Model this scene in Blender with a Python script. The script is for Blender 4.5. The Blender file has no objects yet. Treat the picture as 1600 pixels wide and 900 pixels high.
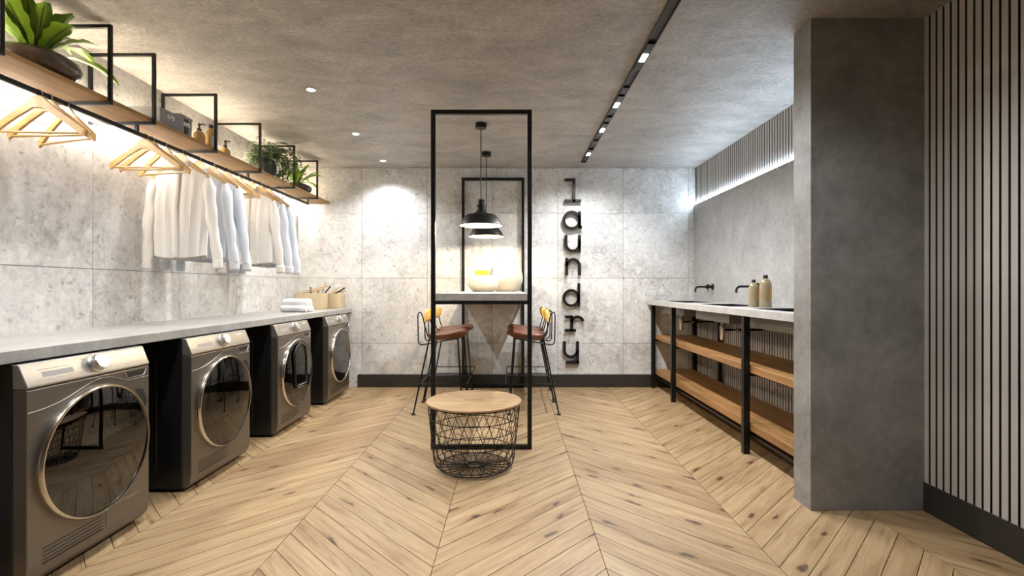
import bpy, bmesh, math, random
from mathutils import Vector, Matrix
PI = math.pi
rnd = random.Random(7)
scene = bpy.context.scene
COL = scene.collection

# ------------------------------------------------------------------ camera, world, exposure
CAMZ = 1.106
cam_data = bpy.data.cameras.new('camera')
cam_data.sensor_fit = 'HORIZONTAL'
cam_data.sensor_width = 36.0
cam_data.lens = 36.0 * 767.0 / 1600.0
cam_data.clip_start = 0.05
cam = bpy.data.objects.new('camera', cam_data)
cam.location = (0, 0, CAMZ)
cam.rotation_euler = (PI / 2, 0, 0)
COL.objects.link(cam)
scene.camera = cam
world = bpy.data.worlds.new('world')
scene.world = world
world.use_nodes = True
world.node_tree.nodes['Background'].inputs[0].default_value = (0.9, 0.92, 1.0, 1)
world.node_tree.nodes['Background'].inputs[1].default_value = 0.05
scene.view_settings.view_transform = 'Standard'
scene.view_settings.look = 'None'
scene.view_settings.gamma = 1.0
scene.view_settings.use_curve_mapping = False
scene.view_settings.exposure = 0.28
scene.cycles.use_denoising = True
scene.cycles.max_bounces = 8
scene.cycles.diffuse_bounces = 5
scene.cycles.glossy_bounces = 4
scene.cycles.transparent_max_bounces = 12
scene.cycles.sample_clamp_indirect = 6.0
scene.cycles.caustics_reflective = False
scene.cycles.caustics_refractive = False

# light strengths
P_DOWN = 74.0      # each ceiling downlight
P_TRACK = 72.0     # each track spot
P_PEND = 30.0      # each pendant
E_SHELF_UP = 190.0
E_SHELF_DN = 240.0
E_WALL = 70.0
C_SPOT = (0.975, 0.985, 1.0)
C_WARM = (1.0, 0.80, 0.55)
C_SHELF = (1.0, 0.86, 0.64)
C_SHELF_DN = (1.0, 0.93, 0.82)
C_COOL = (0.68, 0.84, 1.0)

# room
XL, XR, YB, YF, ZC = -2.389, 2.048, 5.479, -1.6, 2.446
ZBASE = 0.143

# ------------------------------------------------------------------ helpers
class MB:
    def __init__(s):
        s.v = []; s.f = []; s.uv = None
    def add(s, vs, fs):
        n = len(s.v)
        s.v += [tuple(v) for v in vs]
        s.f += [tuple(i + n for i in f) for f in fs]
        return s
    def box(s, x0, x1, y0, y1, z0, z1):
        return s.add([(x0,y0,z0),(x1,y0,z0),(x1,y1,z0),(x0,y1,z0),(x0,y0,z1),(x1,y0,z1),(x1,y1,z1),(x0,y1,z1)],
                     [(0,3,2,1),(4,5,6,7),(0,1,5,4),(1,2,6,5),(2,3,7,6),(3,0,4,7)])
    def prism(s, poly, a, b, axis='y'):
        """poly of 2D points extruded from a to b along axis. y: (x,z) ; x: (y,z) ; z: (x,y)"""
        def P(p, t):
            return {'y': (p[0], t, p[1]), 'x': (t, p[0], p[1]), 'z': (p[0], p[1], t)}[axis]
        n = len(poly)
        vs = [P(p, a) for p in poly] + [P(p, b) for p in poly]
        fs = [tuple(range(n)), tuple(range(2*n-1, n-1, -1))]
        fs += [(i, i+n, (i+1) % n + n, (i+1) % n) for i in range(n)]
        return s.add(vs, fs)
    def tube(s, pts, r, n=8, closed=False, flat=1.0):
        pts = [Vector(p) for p in pts]
        m = len(pts)
        rs = r if isinstance(r, (list, tuple)) else [r] * m
        tang = []
        for i in range(m):
            if closed:
                t = pts[(i+1) % m] - pts[i-1]
            else:
                t = pts[min(i+1, m-1)] - pts[max(i-1, 0)]
            tang.append(t.normalized() if t.length > 1e-9 else Vector((0,0,1)))
        up = Vector((0,0,1)) if abs(tang[0].z) < 0.9 else Vector((0,1,0))
        nrm = (up - tang[0] * up.dot(tang[0])).normalized()
        vs = []
        for i in range(m):
            nrm = (nrm - tang[i] * nrm.dot(tang[i]))
            nrm = nrm.normalized() if nrm.length > 1e-6 else Vector((1,0,0))
            b = tang[i].cross(nrm)
            for k in range(n):
                a = 2*PI*k/n
                vs.append(pts[i] + (nrm*math.cos(a) + b*math.sin(a)*flat) * rs[i])
        fs = []
        for i in range(m if closed else m-1):
            j = (i+1) % m
            for k in range(n):
                fs.append((i*n+k, i*n+(k+1) % n, j*n+(k+1) % n, j*n+k))
        if not closed:
            fs.append(tuple(range(n-1, -1, -1)))
            fs.append(tuple(range((m-1)*n, m*n)))
        return s.add(vs, fs)
    def bar(s, p, q, w, h=None):
        """square bar from p to q"""
        h = h or w
        p = Vector(p); q = Vector(q); t = (q-p).normalized()
        up = Vector((0,0,1)) if abs(t.z) < 0.9 else Vector((0,1,0))
        a = t.cross(up).normalized(); b = a.cross(t).normalized()
        vs = []
        for c in (p, q):
            for i, j in ((-1,-1),(1,-1),(1,1),(-1,1)):
                vs.append(c + a*i*w/2 + b*j*h/2)
        return s.add(vs, [(3,2,1,0),(4,5,6,7),(0,1,5,4),(1,2,6,5),(2,3,7,6),(3,0,4,7)])
    def lathe(s, prof, n=32, c=(0,0,0), axis='z', cap=True):
        vs = []
        for r, h in prof:
            for k in range(n):
                a = 2*PI*k/n
                x, y = r*math.cos(a), r*math.sin(a)
                if axis == 'z': p = (c[0]+x, c[1]+y, c[2]+h)
                elif axis == 'x': p = (c[0]+h, c[1]+x, c[2]+y)
                else: p = (c[0]+y, c[1]+h, c[2]+x)
                vs.append(p)
        m = len(prof)
        fs = []
        for i in range(m-1):
            for k in range(n):
                fs.append((i*n+k, i*n+(k+1) % n, (i+1)*n+(k+1) % n, (i+1)*n+k))
        if cap:
            fs.append(tuple(range(n-1, -1, -1)))
            fs.append(tuple(range((m-1)*n, m*n)))
        return s.add(vs, fs)
    def grid(s, fn, nu, nv, closed_u=False):
        vs = [fn(i/(nu if closed_u else nu-1), j/(nv-1)) for j in range(nv) for i in range(nu)]
        fs = []
        for j in range(nv-1):
            for i in range(nu if closed_u else nu-1):
                i2 = (i+1) % nu
                fs.append((j*nu+i, j*nu+i2, (j+1)*nu+i2, (j+1)*nu+i))
        return s.add(vs, fs)
    def mesh(s, name, smooth=None):
        me = bpy.data.meshes.new(name)
        me.from_pydata(s.v, [], s.f)
        bm = bmesh.new(); bm.from_mesh(me)
        bmesh.ops.recalc_face_normals(bm, faces=bm.faces)
        bm.to_mesh(me); bm.free()
        if smooth:
            me.shade_smooth()
            me.set_sharp_from_angle(angle=math.radians(smooth))
        return me
    def build(s, name, mat, parent=None, smooth=None, bevel=0, seg=2, solid=0, subsurf=0):
        me = s.mesh(name, smooth if smooth else (40 if bevel else None))
        return link(name, me, mat, parent, bevel, seg, solid, subsurf)

def link(name, me, mat, parent=None, bevel=0, seg=2, solid=0, subsurf=0):
    if mat is not None and not me.materials:
        me.materials.append(mat)
    o = bpy.data.objects.new(name, me)
    COL.objects.link(o)
    if parent: o.parent = parent
    if solid:
        m = o.modifiers.new('solid', 'SOLIDIFY'); m.thickness = solid; m.offset = 0
    if bevel:
        m = o.modifiers.new('bevel', 'BEVEL'); m.width = bevel; m.segments = seg
        m.limit_method = 'ANGLE'; m.angle_limit = math.radians(35)
        me.shade_smooth(); me.set_sharp_from_angle(angle=math.radians(40))
    if subsurf:
        m = o.modifiers.new('sub', 'SUBSURF'); m.levels = subsurf; m.render_levels = subsurf
    return o

def tag(o, label, cat=None, group=None, kind=None):
    o['label'] = label
    if cat: o['category'] = cat
    if group: o['group'] = group
    if kind: o['kind'] = kind
    return o

def thing(name, label, cat, loc=(0,0,0), rz=0, group=None):
    o = bpy.data.objects.new(name, None)
    o.empty_display_size = 0.05
    COL.objects.link(o)
    o.location = loc; o.rotation_euler = (0, 0, rz)
    return tag(o, label, cat, group)

def copy_tree(o, parent=None):
    c = o.copy(); COL.objects.link(c); c.parent = parent
    for ch in o.children: copy_tree(ch, c)
    return c

def struct(name, mb, mat, label, bevel=0):
    o = mb.build(name, mat, None, bevel=bevel)
    o['kind'] = 'structure'; o['label'] = label
    return o

def lamp(kind, name, parent, loc, power, color, rot=(0,0,0), **kw):
    l = bpy.data.lights.new(name, kind)
    l.energy = power; l.color = color
    for k, v in kw.items(): setattr(l, k, v)
    o = bpy.data.objects.new(name, l); COL.objects.link(o)
    o.parent = parent; o.location = loc; o.rotation_euler = rot
    return o

# ------------------------------------------------------------------ materials
class NT:
    def __init__(s, name):
        s.m = bpy.data.materials.new(name); s.m.use_nodes = True
        s.t = s.m.node_tree; s.t.nodes.clear()
        s.out = s.t.nodes.new('ShaderNodeOutputMaterial')
    def n(s, typ, **kw):
        nd = s.t.nodes.new('ShaderNode' + typ)
        for k, v in kw.items():
            if k.startswith('_'): setattr(nd, k[1:], v)
        for k, v in kw.items():
            if k.startswith('_'): continue
            key = int(k[1:]) if k[0] == 'i' and k[1:].isdigit() else k.replace('__', ' ')
            inp = nd.inputs[key]
            if isinstance(v, bpy.types.NodeSocket): s.t.links.new(v, inp)
            else: inp.default_value = v
        return nd
    def mix(s, fac, a, b, mode='MIX'):
        nd = s.t.nodes.new('ShaderNodeMix'); nd.data_type = 'RGBA'; nd.blend_type = mode
        for i, v in ((0, fac), (6, a), (7, b)):
            if isinstance(v, bpy.types.NodeSocket): s.t.links.new(v, nd.inputs[i])
            else: nd.inputs[i].default_value = (*v, 1) if isinstance(v, tuple) and len(v) == 3 else v
        return nd.outputs[2]
    def math(s, op, a, b=0.0, clamp=False):
        nd = s.t.nodes.new('ShaderNodeMath'); nd.operation = op; nd.use_clamp = clamp
        for i, v in ((0, a), (1, b)):
            if isinstance(v, bpy.types.NodeSocket): s.t.links.new(v, nd.inputs[i])
            else: nd.inputs[i].default_value = v
        return nd.outputs[0]
    def ramp(s, fac, stops, interp='LINEAR'):
        nd = s.t.nodes.new('ShaderNodeValToRGB'); cr = nd.color_ramp; cr.interpolation = interp
        while len(cr.elements) < len(stops): cr.elements.new(0.5)
        for e, (p, c) in zip(cr.elements, stops):
            e.position = p
            e.color = (*c, 1) if isinstance(c, tuple) else (c, c, c, 1)
        s.t.links.new(fac, nd.inputs[0])
        return nd.outputs[0]
    def vmath(s, op, a, b):
        nd = s.t.nodes.new('ShaderNodeVectorMath'); nd.operation = op
        for i, v in ((0, a), (1, b)):
            if isinstance(v, bpy.types.NodeSocket): s.t.links.new(v, nd.inputs[i])
            else: nd.inputs[i].default_value = v
        return nd.outputs[0]
    def mapping(s, vec, scale=(1,1,1), loc=(0,0,0), rot=(0,0,0)):
        return s.n('Mapping', Vector=vec, Scale=scale, Location=loc, Rotation=rot).outputs[0]
    def noise(s, vec, scale=5, detail=4, rough=0.5, dist=0.0):
        return s.n('TexNoise', Vector=vec, Scale=scale, Detail=detail, Roughness=rough, Distortion=dist).outputs['Fac']
    def bump(s, h, strength=0.2, dist=0.01):
        return s.n('Bump', Height=h, Strength=strength, Distance=dist).outputs[0]
    def bsdf(s, **kw):
        b = s.n('BsdfPrincipled', **kw)
        s.t.links.new(b.outputs[0], s.out.inputs[0])
        return s.m
    def pos(s):
        return s.n('NewGeometry').outputs['Position']
    def obj(s):
        return s.n('TexCoord').outputs['Object']
    def rand(s):
        return s.n('ObjectInfo').outputs['Random']

def c4(c): return (*c, 1.0)

def m_plain(name, col, rough=0.5, metal=0.0, bump=0.0, bscale=60, var=0.0, spec=0.5, coat=0.0, sheen=0.0):
    t = NT(name)
    kw = {}
    o = t.obj()
    base = c4(col)
    if var:
        n = t.noise(o, 9, 4, 0.6)
        base = t.mix(n, tuple(max(0, c*(1-var)) for c in col), tuple(min(1, c*(1+var)) for c in col))
    if bump:
        kw['Normal'] = t.bump(t.noise(o, bscale, 3, 0.6), bump, 0.004)
    if coat: kw['Coat__Weight'] = coat; kw['Coat__Roughness'] = 0.08
    if sheen: kw['Sheen__Weight'] = sheen
    return t.bsdf(Base__Color=base, Roughness=rough, Metallic=metal, Specular__IOR__Level=spec, **kw)

def m_emit(name, col, strength):
    t = NT(name)
    e = t.n('Emission', Color=c4(col), Strength=strength)
    t.t.links.new(e.outputs[0], t.out.inputs[0])
    return t.m

def m_stone(name):
    t = NT(name)
    r = t.rand()
    off = t.n('CombineXYZ', X=t.math('MULTIPLY', r, 37.0), Y=t.math('MULTIPLY', r, 91.0), Z=t.math('MULTIPLY', r, 53.0)).outputs[0]
    p = t.vmath('ADD', t.pos(), off)
    wob = t.n('TexNoise', Vector=p, Scale=9.0, Detail=3.0).outputs['Color']
    pw = t.vmath('ADD', p, t.vmath('MULTIPLY', wob, (0.09, 0.09, 0.09)))
    big = t.noise(p, 2.3, 7, 0.62)
    base = t.ramp(big, [(0.28, (0.42, 0.412, 0.40)), (0.45, (0.60, 0.595, 0.586)), (0.66, (0.72, 0.717, 0.71))])
    v1 = t.n('TexVoronoi', Vector=pw, Scale=11.0)
    sel1 = t.ramp(t.n('SeparateColor', Color=v1.outputs['Color']).outputs[0], [(0.62, 0.0), (0.66, 1.0)])
    msk1 = t.math('MULTIPLY', sel1, t.ramp(v1.outputs['Distance'], [(0.30, 1.0), (0.42, 0.0)]))
    c = t.mix(t.math('MULTIPLY', msk1, 0.45), base, (0.80, 0.795, 0.785))
    v2 = t.n('TexVoronoi', Vector=pw, Scale=30.0)
    s2 = t.n('SeparateColor', Color=v2.outputs['Color']).outputs[1]
    msk2 = t.math('MULTIPLY', t.ramp(s2, [(0.70, 0.0), (0.75, 1.0)]), t.ramp(v2.outputs['Distance'], [(0.3, 1.0), (0.5, 0.0)]))
    c = t.mix(t.math('MULTIPLY', msk2, 0.25), c, (0.78, 0.77, 0.75))
    msk3 = t.math('MULTIPLY', t.ramp(s2, [(0.10, 1.0), (0.14, 0.0)]), t.ramp(v2.outputs['Distance'], [(0.2, 1.0), (0.45, 0.0)]))
    c = t.mix(t.math('MULTIPLY', msk3, 0.5), c, (0.30, 0.285, 0.265))
    fine = t.noise(pw, 34, 5, 0.7)
    c = t.mix(0.62, c, t.ramp(fine, [(0.33, 0.24), (0.5, 0.5), (0.68, 0.68)]), 'OVERLAY')
    mid = t.noise(pw, 8.5, 6, 0.68, 0.8)
    c = t.mix(0.40, c, t.ramp(mid, [(0.32, 0.25), (0.5, 0.5), (0.66, 0.66)]), 'OVERLAY')
    dk = t.math('MULTIPLY', t.ramp(t.noise(pw, 13, 6, 0.7, 1.2), [(0.31, 1.0), (0.40, 0.0)]), t.ramp(t.noise(p, 3.1, 2), [(0.45, 0.0), (0.62, 1.0)]))
    c = t.mix(t.math('MULTIPLY', dk, 0.75), c, (0.20, 0.185, 0.165))
    val = t.ramp(r, [(0.0, 0.93), (1.0, 1.05)])
    c = t.mix(1.0, c, val, 'MULTIPLY')
    return t.bsdf(Base__Color=c, Roughness=0.55, Normal=t.bump(fine, 0.18, 0.004))

def m_concrete(name, lo, hi, rough=0.55, bump=0.25, scale=3.0, speck=0.0, bs=26):
    t = NT(name)
    p = t.pos()
    n = t.noise(p, scale, 9, 0.68, 0.4)
    c = t.ramp(n, [(0.28, lo), (0.72, hi)])
    f = t.noise(p, bs, 6, 0.7)
    c = t.mix(0.35, c, t.ramp(f, [(0.3, 0.28), (0.7, 0.7)]), 'OVERLAY')
    if speck:
        v = t.n('TexVoronoi', Vector=p, Scale=70.0)
        m = t.math('MULTIPLY', t.ramp(v.outputs['Distance'], [(0.10, 1.0), (0.2, 0.0)]), t.ramp(n, [(0.42, 0.0), (0.6, 1.0)]))
        c = t.mix(t.math('MULTIPLY', m, speck), c, tuple(x*0.4 for x in lo))
    return t.bsdf(Base__Color=c, Roughness=rough, Normal=t.bump(t.math('ADD', f, n), bump, 0.01))

def m_ceiling(name):
    t = NT(name)
    p = t.pos()
    ps = t.mapping(p, scale=(1.0, 1.7, 1.0), rot=(0, 0, 0.25))
    n = t.noise(ps, 3.2, 9, 0.7, 0.6)
    c = t.ramp(n, [(0.30, (0.27, 0.257, 0.24)), (0.70, (0.52, 0.50, 0.475))])
    f = t.noise(ps, 36, 7, 0.75, 0.4)
    c = t.mix(0.6, c, t.ramp(f, [(0.3, 0.2), (0.7, 0.76)]), 'OVERLAY')
    v = t.n('TexVoronoi', Vector=p, Scale=45.0)
    pit = t.math('MULTIPLY', t.ramp(v.outputs['Distance'], [(0.08, 1.0), (0.2, 0.0)]), t.ramp(n, [(0.5, 0.0), (0.62, 1.0)]))
    c = t.mix(t.math('MULTIPLY', pit, 0.6), c, (0.10, 0.095, 0.09))
    return t.bsdf(Base__Color=c, Roughness=0.42, Specular__IOR__Level=0.5, Normal=t.bump(t.math('ADD', t.math('MULTIPLY', f, 1.0), n), 0.55, 0.02))

def m_plank(name, dark, mid, light, rough=0.45, knots=True, uvname='UVMap', randomize=True, sc=1.0):
    t = NT(name)
    uv = t.n('UVMap', _uv_map=uvname).outputs[0]
    r = t.rand()
    if randomize:
        off = t.n('CombineXYZ', X=t.math('MULTIPLY', r, 71.0), Y=t.math('MULTIPLY', r, 47.0), Z=t.math('MULTIPLY', r, 13.0)).outputs[0]
        uv = t.vmath('ADD', uv, off)
    g = t.mapping(uv, scale=(2.2*sc, 26*sc, 1))
    w = t.noise(g, 1.0, 6, 0.62, 0.9)
    c = t.ramp(w, [(0.24, dark), (0.42, mid), (0.70, light)])
    fine = t.noise(t.mapping(uv, scale=(9*sc, 190*sc, 1)), 1.0, 3, 0.6)
    c = t.mix(0.35, c, t.ramp(fine, [(0.3, 0.36), (0.7, 0.62)]), 'OVERLAY')
    if knots:
        kv = t.vmath('ADD', t.mapping(uv, scale=(2.6, 9, 1)), t.vmath('MULTIPLY', t.n('TexNoise', Vector=t.mapping(uv, scale=(14, 30, 1)), Scale=1.0).outputs['Color'], (0.35, 0.35, 0)))
        v = t.n('TexVoronoi', Vector=kv, Scale=1.0, _voronoi_dimensions='2D')
        sel = t.ramp(t.n('SeparateColor', Color=v.outputs['Color']).outputs[0], [(0.70, 0.0), (0.73, 1.0)])
        k = t.math('MULTIPLY', sel, t.ramp(v.outputs['Distance'], [(0.02, 1.0), (0.07, 0.75), (0.13, 0.0)]))
        halo = t.math('MULTIPLY', sel, t.ramp(v.outputs['Distance'], [(0.05, 1.0), (0.45, 0.0)]))
        c = t.mix(t.math('MULTIPLY', halo, 0.45), c, (0.20, 0.105, 0.045))
        c = t.mix(t.math('MULTIPLY', k, 0.92), c, (0.035, 0.017, 0.008))
        ck = t.math('MULTIPLY', t.ramp(t.noise(t.mapping(uv, scale=(3.2, 34, 1), loc=(5, 3, 0)), 1.0, 3, 0.6, 0.5), [(0.27, 1.0), (0.33, 0.0)]), 0.75)
        c = t.mix(ck, c, (0.13, 0.075, 0.04))
    if randomize:
        tint = t.ramp(t.math('FRACT', t.math('MULTIPLY', r, 17.3)), [(0.0, (0.86, 0.82, 0.78)), (0.35, (0.97, 0.94, 0.90)), (0.7, (1.0, 1.0, 1.0)), (1.0, (1.08, 1.07, 1.05))])
        c = t.mix(1.0, c, tint, 'MULTIPLY')
    return t.bsdf(Base__Color=c, Roughness=rough, Normal=t.bump(w, 0.12, 0.003))

def m_wood_obj(name, dark, light, axis='y', rough=0.45, scale=1.0):
    t = NT(name)
    o = t.obj()
    sc = {'x': (1.6, 22, 22), 'y': (22, 1.6, 22), 'z': (22, 22, 1.6)}[axis]
    off = t.math('MULTIPLY', t.rand(), 20.0)
    o = t.vmath('ADD', o, t.n('CombineXYZ', X=off, Y=off, Z=off).outputs[0])
    g = t.mapping(o, scale=tuple(x*scale for x in sc))
    w = t.noise(g, 1.0, 6, 0.6, 0.8)
    c = t.ramp(w, [(0.25, dark), (0.72, light)])
    f = t.noise(t.mapping(o, scale=tuple(x*scale*6 for x in sc)), 1.0, 3, 0.6)
    c = t.mix(0.3, c, t.ramp(f, [(0.3, 0.38), (0.7, 0.6)]), 'OVERLAY')
    return t.bsdf(Base__Color=c, Roughness=rough, Normal=t.bump(w, 0.08, 0.002))

def m_glass_dark(name, tint=(0.10, 0.10, 0.11), ior=1.75):
    t = NT(name)
    g = t.n('BsdfGlossy', Color=(1, 1, 1, 1), Roughness=0.015)
    tr = t.n('BsdfTransparent', Color=c4(tint))
    fr = t.n('Fresnel', IOR=ior)
    mx = t.n('MixShader', i0=fr.outputs[0], i1=tr.outputs[0], i2=g.outputs[0])
    t.t.links.new(mx.outputs[0], t.out.inputs[0])
    return t.m

def m_leaf(name, dark, light):
    t = NT(name)
    uv = t.n('UVMap', _uv_map='UVMap').outputs[0]
    n = t.noise(t.obj(), 14, 3, 0.6)
    c = t.mix(n, dark, light)
    x = t.n('SeparateXYZ', Vector=uv).outputs[0]
    mid = t.ramp(t.math('ABSOLUTE', t.math('SUBTRACT', x, 0.5)), [(0.025, 1.0), (0.05, 0.0)])
    c = t.mix(t.math('MULTIPLY', mid, 0.9), c, (0.02, 0.02, 0.008))
    return t.bsdf(Base__Color=c, Roughness=0.38, Subsurface__Weight=0.0, Specular__IOR__Level=0.5)

M = {}
M['stone'] = m_stone('stone_tile')
M['grout'] = m_plain('grout', (0.16, 0.155, 0.15), 0.9)
M['ceiling'] = m_ceiling('ceiling_plaster')
M['plaster_dark'] = m_concrete('dark_plaster', (0.16, 0.158, 0.153), (0.30, 0.296, 0.288), 0.55, 0.3, 4.0, 0.5, 20)
M['panel'] = m_concrete('panel_concrete', (0.27, 0.27, 0.27), (0.42, 0.42, 0.415), 0.5, 0.15, 4.5)
M['counter'] = m_concrete('counter_concrete', (0.27, 0.265, 0.255), (0.40, 0.395, 0.385), 0.5, 0.15, 5.0, 0.4)
M['vanity_top'] = m_concrete('vanity_concrete', (0.36, 0.355, 0.34), (0.50, 0.49, 0.475), 0.5, 0.12, 6.0, 0.3)
M['baseboard'] = m_plain('dark_baseboard', (0.028, 0.025, 0.022), 0.4)
M['slat'] = m_plain('taupe_slat', (0.47, 0.445, 0.415), 0.42, bump=0.12, bscale=300, var=0.06)
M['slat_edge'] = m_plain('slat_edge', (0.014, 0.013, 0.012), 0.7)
M['slat_back'] = m_plain('slat_backing', (0.012, 0.011, 0.010), 0.8)
M['floor_base'] = m_plain('floor_joint', (0.05, 0.03, 0.015), 0.9)
M['plank'] = m_plank('oak_plank', (0.115, 0.062, 0.026), (0.315, 0.213, 0.112), (0.43, 0.312, 0.178))
M['oak'] = m_wood_obj('oak_board', (0.26, 0.135, 0.036), (0.55, 0.345, 0.125), 'y')
M['oak_warm'] = m_wood_obj('warm_oak_board', (0.14, 0.062, 0.02), (0.40, 0.22, 0.085), 'y')
M['oak_x'] = m_wood_obj('oak_lid', (0.27, 0.165, 0.08), (0.46, 0.31, 0.175), 'x')
M['hanger'] = m_wood_obj('hanger_wood', (0.46, 0.285, 0.105), (0.60, 0.405, 0.175), 'x', 0.4)
M['black'] = m_plain('black_steel', (0.018, 0.018, 0.018), 0.32, 0.6)
M['black_matte'] = m_plain('matte_black', (0.014, 0.014, 0.014), 0.45)
M['wire'] = m_plain('black_wire', (0.012, 0.012, 0.012), 0.3, 0.5)
M['chrome'] = m_plain('chrome', (0.78, 0.77, 0.75), 0.12, 1.0)
M['brushed'] = m_plain('brushed_steel', (0.74, 0.73, 0.71), 0.28, 1.0)
M['inox'] = m_plain('graphite_inox', (0.185, 0.165, 0.14), 0.36, 0.75)
M['inox_light'] = m_plain('light_inox', (0.40, 0.375, 0.335), 0.36, 0.75)
M['white_panel'] = m_plain('pale_panel', (0.66, 0.65, 0.63), 0.3, 0.4)
M['washer_side'] = m_plain('washer_side', (0.010, 0.010, 0.010), 0.3)
M['ring'] = m_plain('door_ring', (0.70, 0.66, 0.60), 0.16, 1.0)
M['glass'] = m_glass_dark('smoked_glass')
M['glass_light'] = m_glass_dark('clear_smoked_glass', (0.35, 0.36, 0.36), 1.6)
M['drum'] = m_plain('drum_metal', (0.16, 0.16, 0.17), 0.3, 0.9)
M['mark'] = m_plain('printed_mark', (0.30, 0.29, 0.28), 0.5)
M['mark_white'] = m_plain('white_mark', (0.85, 0.85, 0.84), 0.5)
M['cloth'] = m_plain('white_cotton', (0.80, 0.785, 0.765), 0.85, bump=0.15, bscale=220, sheen=0.2)
M['cloth_blue'] = m_plain('pale_blue_cotton', (0.70, 0.74, 0.80), 0.85, bump=0.15, bscale=220, sheen=0.2)
M['cloth_beige'] = m_plain('ecru_cotton', (0.76, 0.73, 0.68), 0.85, bump=0.15, bscale=220, sheen=0.2)
M['towel'] = m_plain('white_terry', (0.84, 0.84, 0.84), 0.95, bump=0.5, bscale=160)
M['button'] = m_plain('pearl_button', (0.82, 0.81, 0.79), 0.3)
M['felt'] = m_plain('beige_felt', (0.60, 0.50, 0.32), 0.9, bump=0.3, bscale=120, var=0.1)
M['leather'] = m_plain('brown_leather', (0.17, 0.062, 0.034), 0.38, bump=0.2, bscale=70, var=0.25)
M['yellow_pad'] = m_plain('yellow_wood', (0.80, 0.52, 0.14), 0.45, var=0.12)
M['ceramic'] = m_plain('cream_ceramic', (0.60, 0.54, 0.43), 0.45, bump=0.1, bscale=40)
M['yellow'] = m_plain('yellow_sponge', (0.85, 0.75, 0.03), 0.6)
M['amber'] = m_plain('amber_bottle', (0.47, 0.29, 0.085), 0.15, coat=0.6)
M['amber_pale'] = m_plain('pale_amber_bottle', (0.30, 0.235, 0.14), 0.14, coat=0.6)
M['amber_label'] = m_plain('orange_label', (0.80, 0.36, 0.03), 0.4)
M['paper'] = m_plain('white_label', (0.80, 0.80, 0.82), 0.5)
M['box_grey'] = m_plain('grey_cardboard', (0.25, 0.26, 0.28), 0.55, var=0.08)
M['box_dark'] = m_plain('dark_band', (0.05, 0.05, 0.055), 0.6)
M['bowl'] = m_concrete('brown_stone', (0.05, 0.032, 0.026), (0.13, 0.095, 0.08), 0.16, 0.02, 14.0)
M['soil'] = m_plain('soil', (0.03, 0.02, 0.012), 0.95, bump=0.6, bscale=90)
M['leaf'] = m_leaf('nest_fern_leaf', (0.075, 0.17, 0.008), (0.20, 0.33, 0.02))
M['leaf_dark'] = m_leaf('dark_frond', (0.018, 0.05, 0.009), (0.06, 0.12, 0.022))
M['leaf_trail'] = m_leaf('trailing_leaf', (0.08, 0.15, 0.04), (0.16, 0.26, 0.08))
M['basin'] = m_plain('black_basin', (0.016, 0.016, 0.018), 0.3)
M['basin_side'] = m_plain('grey_basin_side', (0.16, 0.155, 0.15), 0.45)
M['e_spot'] = m_emit('spot_lens', (1.0, 0.98, 0.95), 40.0)
M['e_bulb'] = m_emit('pendant_bulb', C_WARM, 30.0)
M['e_shelf_up'] = m_emit('shelf_led_up', C_SHELF, E_SHELF_UP)
M['e_shelf_dn'] = m_emit('shelf_led_down', C_SHELF_DN, E_SHELF_DN)
M['e_wall'] = m_emit('wall_led', C_COOL, E_WALL)
M['shade_in'] = m_plain('cream_shade_lining', (0.42, 0.36, 0.26), 0.5)
M['letter'] = m_plain('dark_letter_metal', (0.028, 0.025, 0.022), 0.35, 0.7)
# ================================================================== STRUCTURE
# ---- floor: chevron oak planks
floor = struct('floor', MB().box(XL-0.1, XR+0.1, YF-0.1, YB+0.1, -0.06, -0.006), M['floor_base'], 'pale knotty oak chevron floor')
SEAM0, SW, PITCH, GAP = 0.372, 0.686, 0.1388, 0.0030
def clip_poly(poly, x0, x1, y0, y1):
    def cut(ps, inside, inter):
        out = []
        for i in range(len(ps)):
            a, b = ps[i-1], ps[i]
            ia, ib = inside(a), inside(b)
            if ia != ib: out.append(inter(a, b))
            if ib: out.append(b)
        return out
    def ix(x):
        return lambda a, b: (x, a[1] + (b[1]-a[1])*(x-a[0])/(b[0]-a[0]))
    def iy(y):
        return lambda a, b: (a[0] + (b[0]-a[0])*(y-a[1])/(b[1]-a[1]), y)
    for ins, it in ((lambda p: p[0] >= x0, ix(x0)), (lambda p: p[0] <= x1, ix(x1)),
                    (lambda p: p[1] >= y0, iy(y0)), (lambda p: p[1] <= y1, iy(y1))):
        if len(poly) < 3: return []
        poly = cut(poly, ins, it)
    return poly

planks = []
for k in range(-5, 4):
    xa = SEAM0 + SW*k; xb = xa + SW
    if xb < XL or xa > XR: continue
    sgn = 1 if k % 2 else -1          # k=-1 : Y grows with X
    for j in range(-40, 45):
        yj = 2.63 + PITCH*j
        if sgn > 0:     # at right seam y = yj
            yl, yr = yj - SW, yj
        else:           # at left seam y = yj
            yl, yr = yj, yj - SW
        g = GAP/2; gs = GAP*0.71
        poly = [(xa+g, yl + (gs if sgn > 0 else gs)), (xb-g, yr + gs), (xb-g, yr+PITCH-gs), (xa+g, yl+PITCH-gs)]
        poly = clip_poly(poly, XL, XR, YF, YB)
        if len(poly) < 3: continue
        ar = 0.5*abs(sum(poly[i-1][0]*poly[i][1]-poly[i][0]*poly[i-1][1] for i in range(len(poly))))
        if ar < 0.0004: continue
        cy = sum(p[1] for p in poly)/len(poly)
        planks.append((poly, sgn, cy))
S2 = math.sqrt(0.5)
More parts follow.
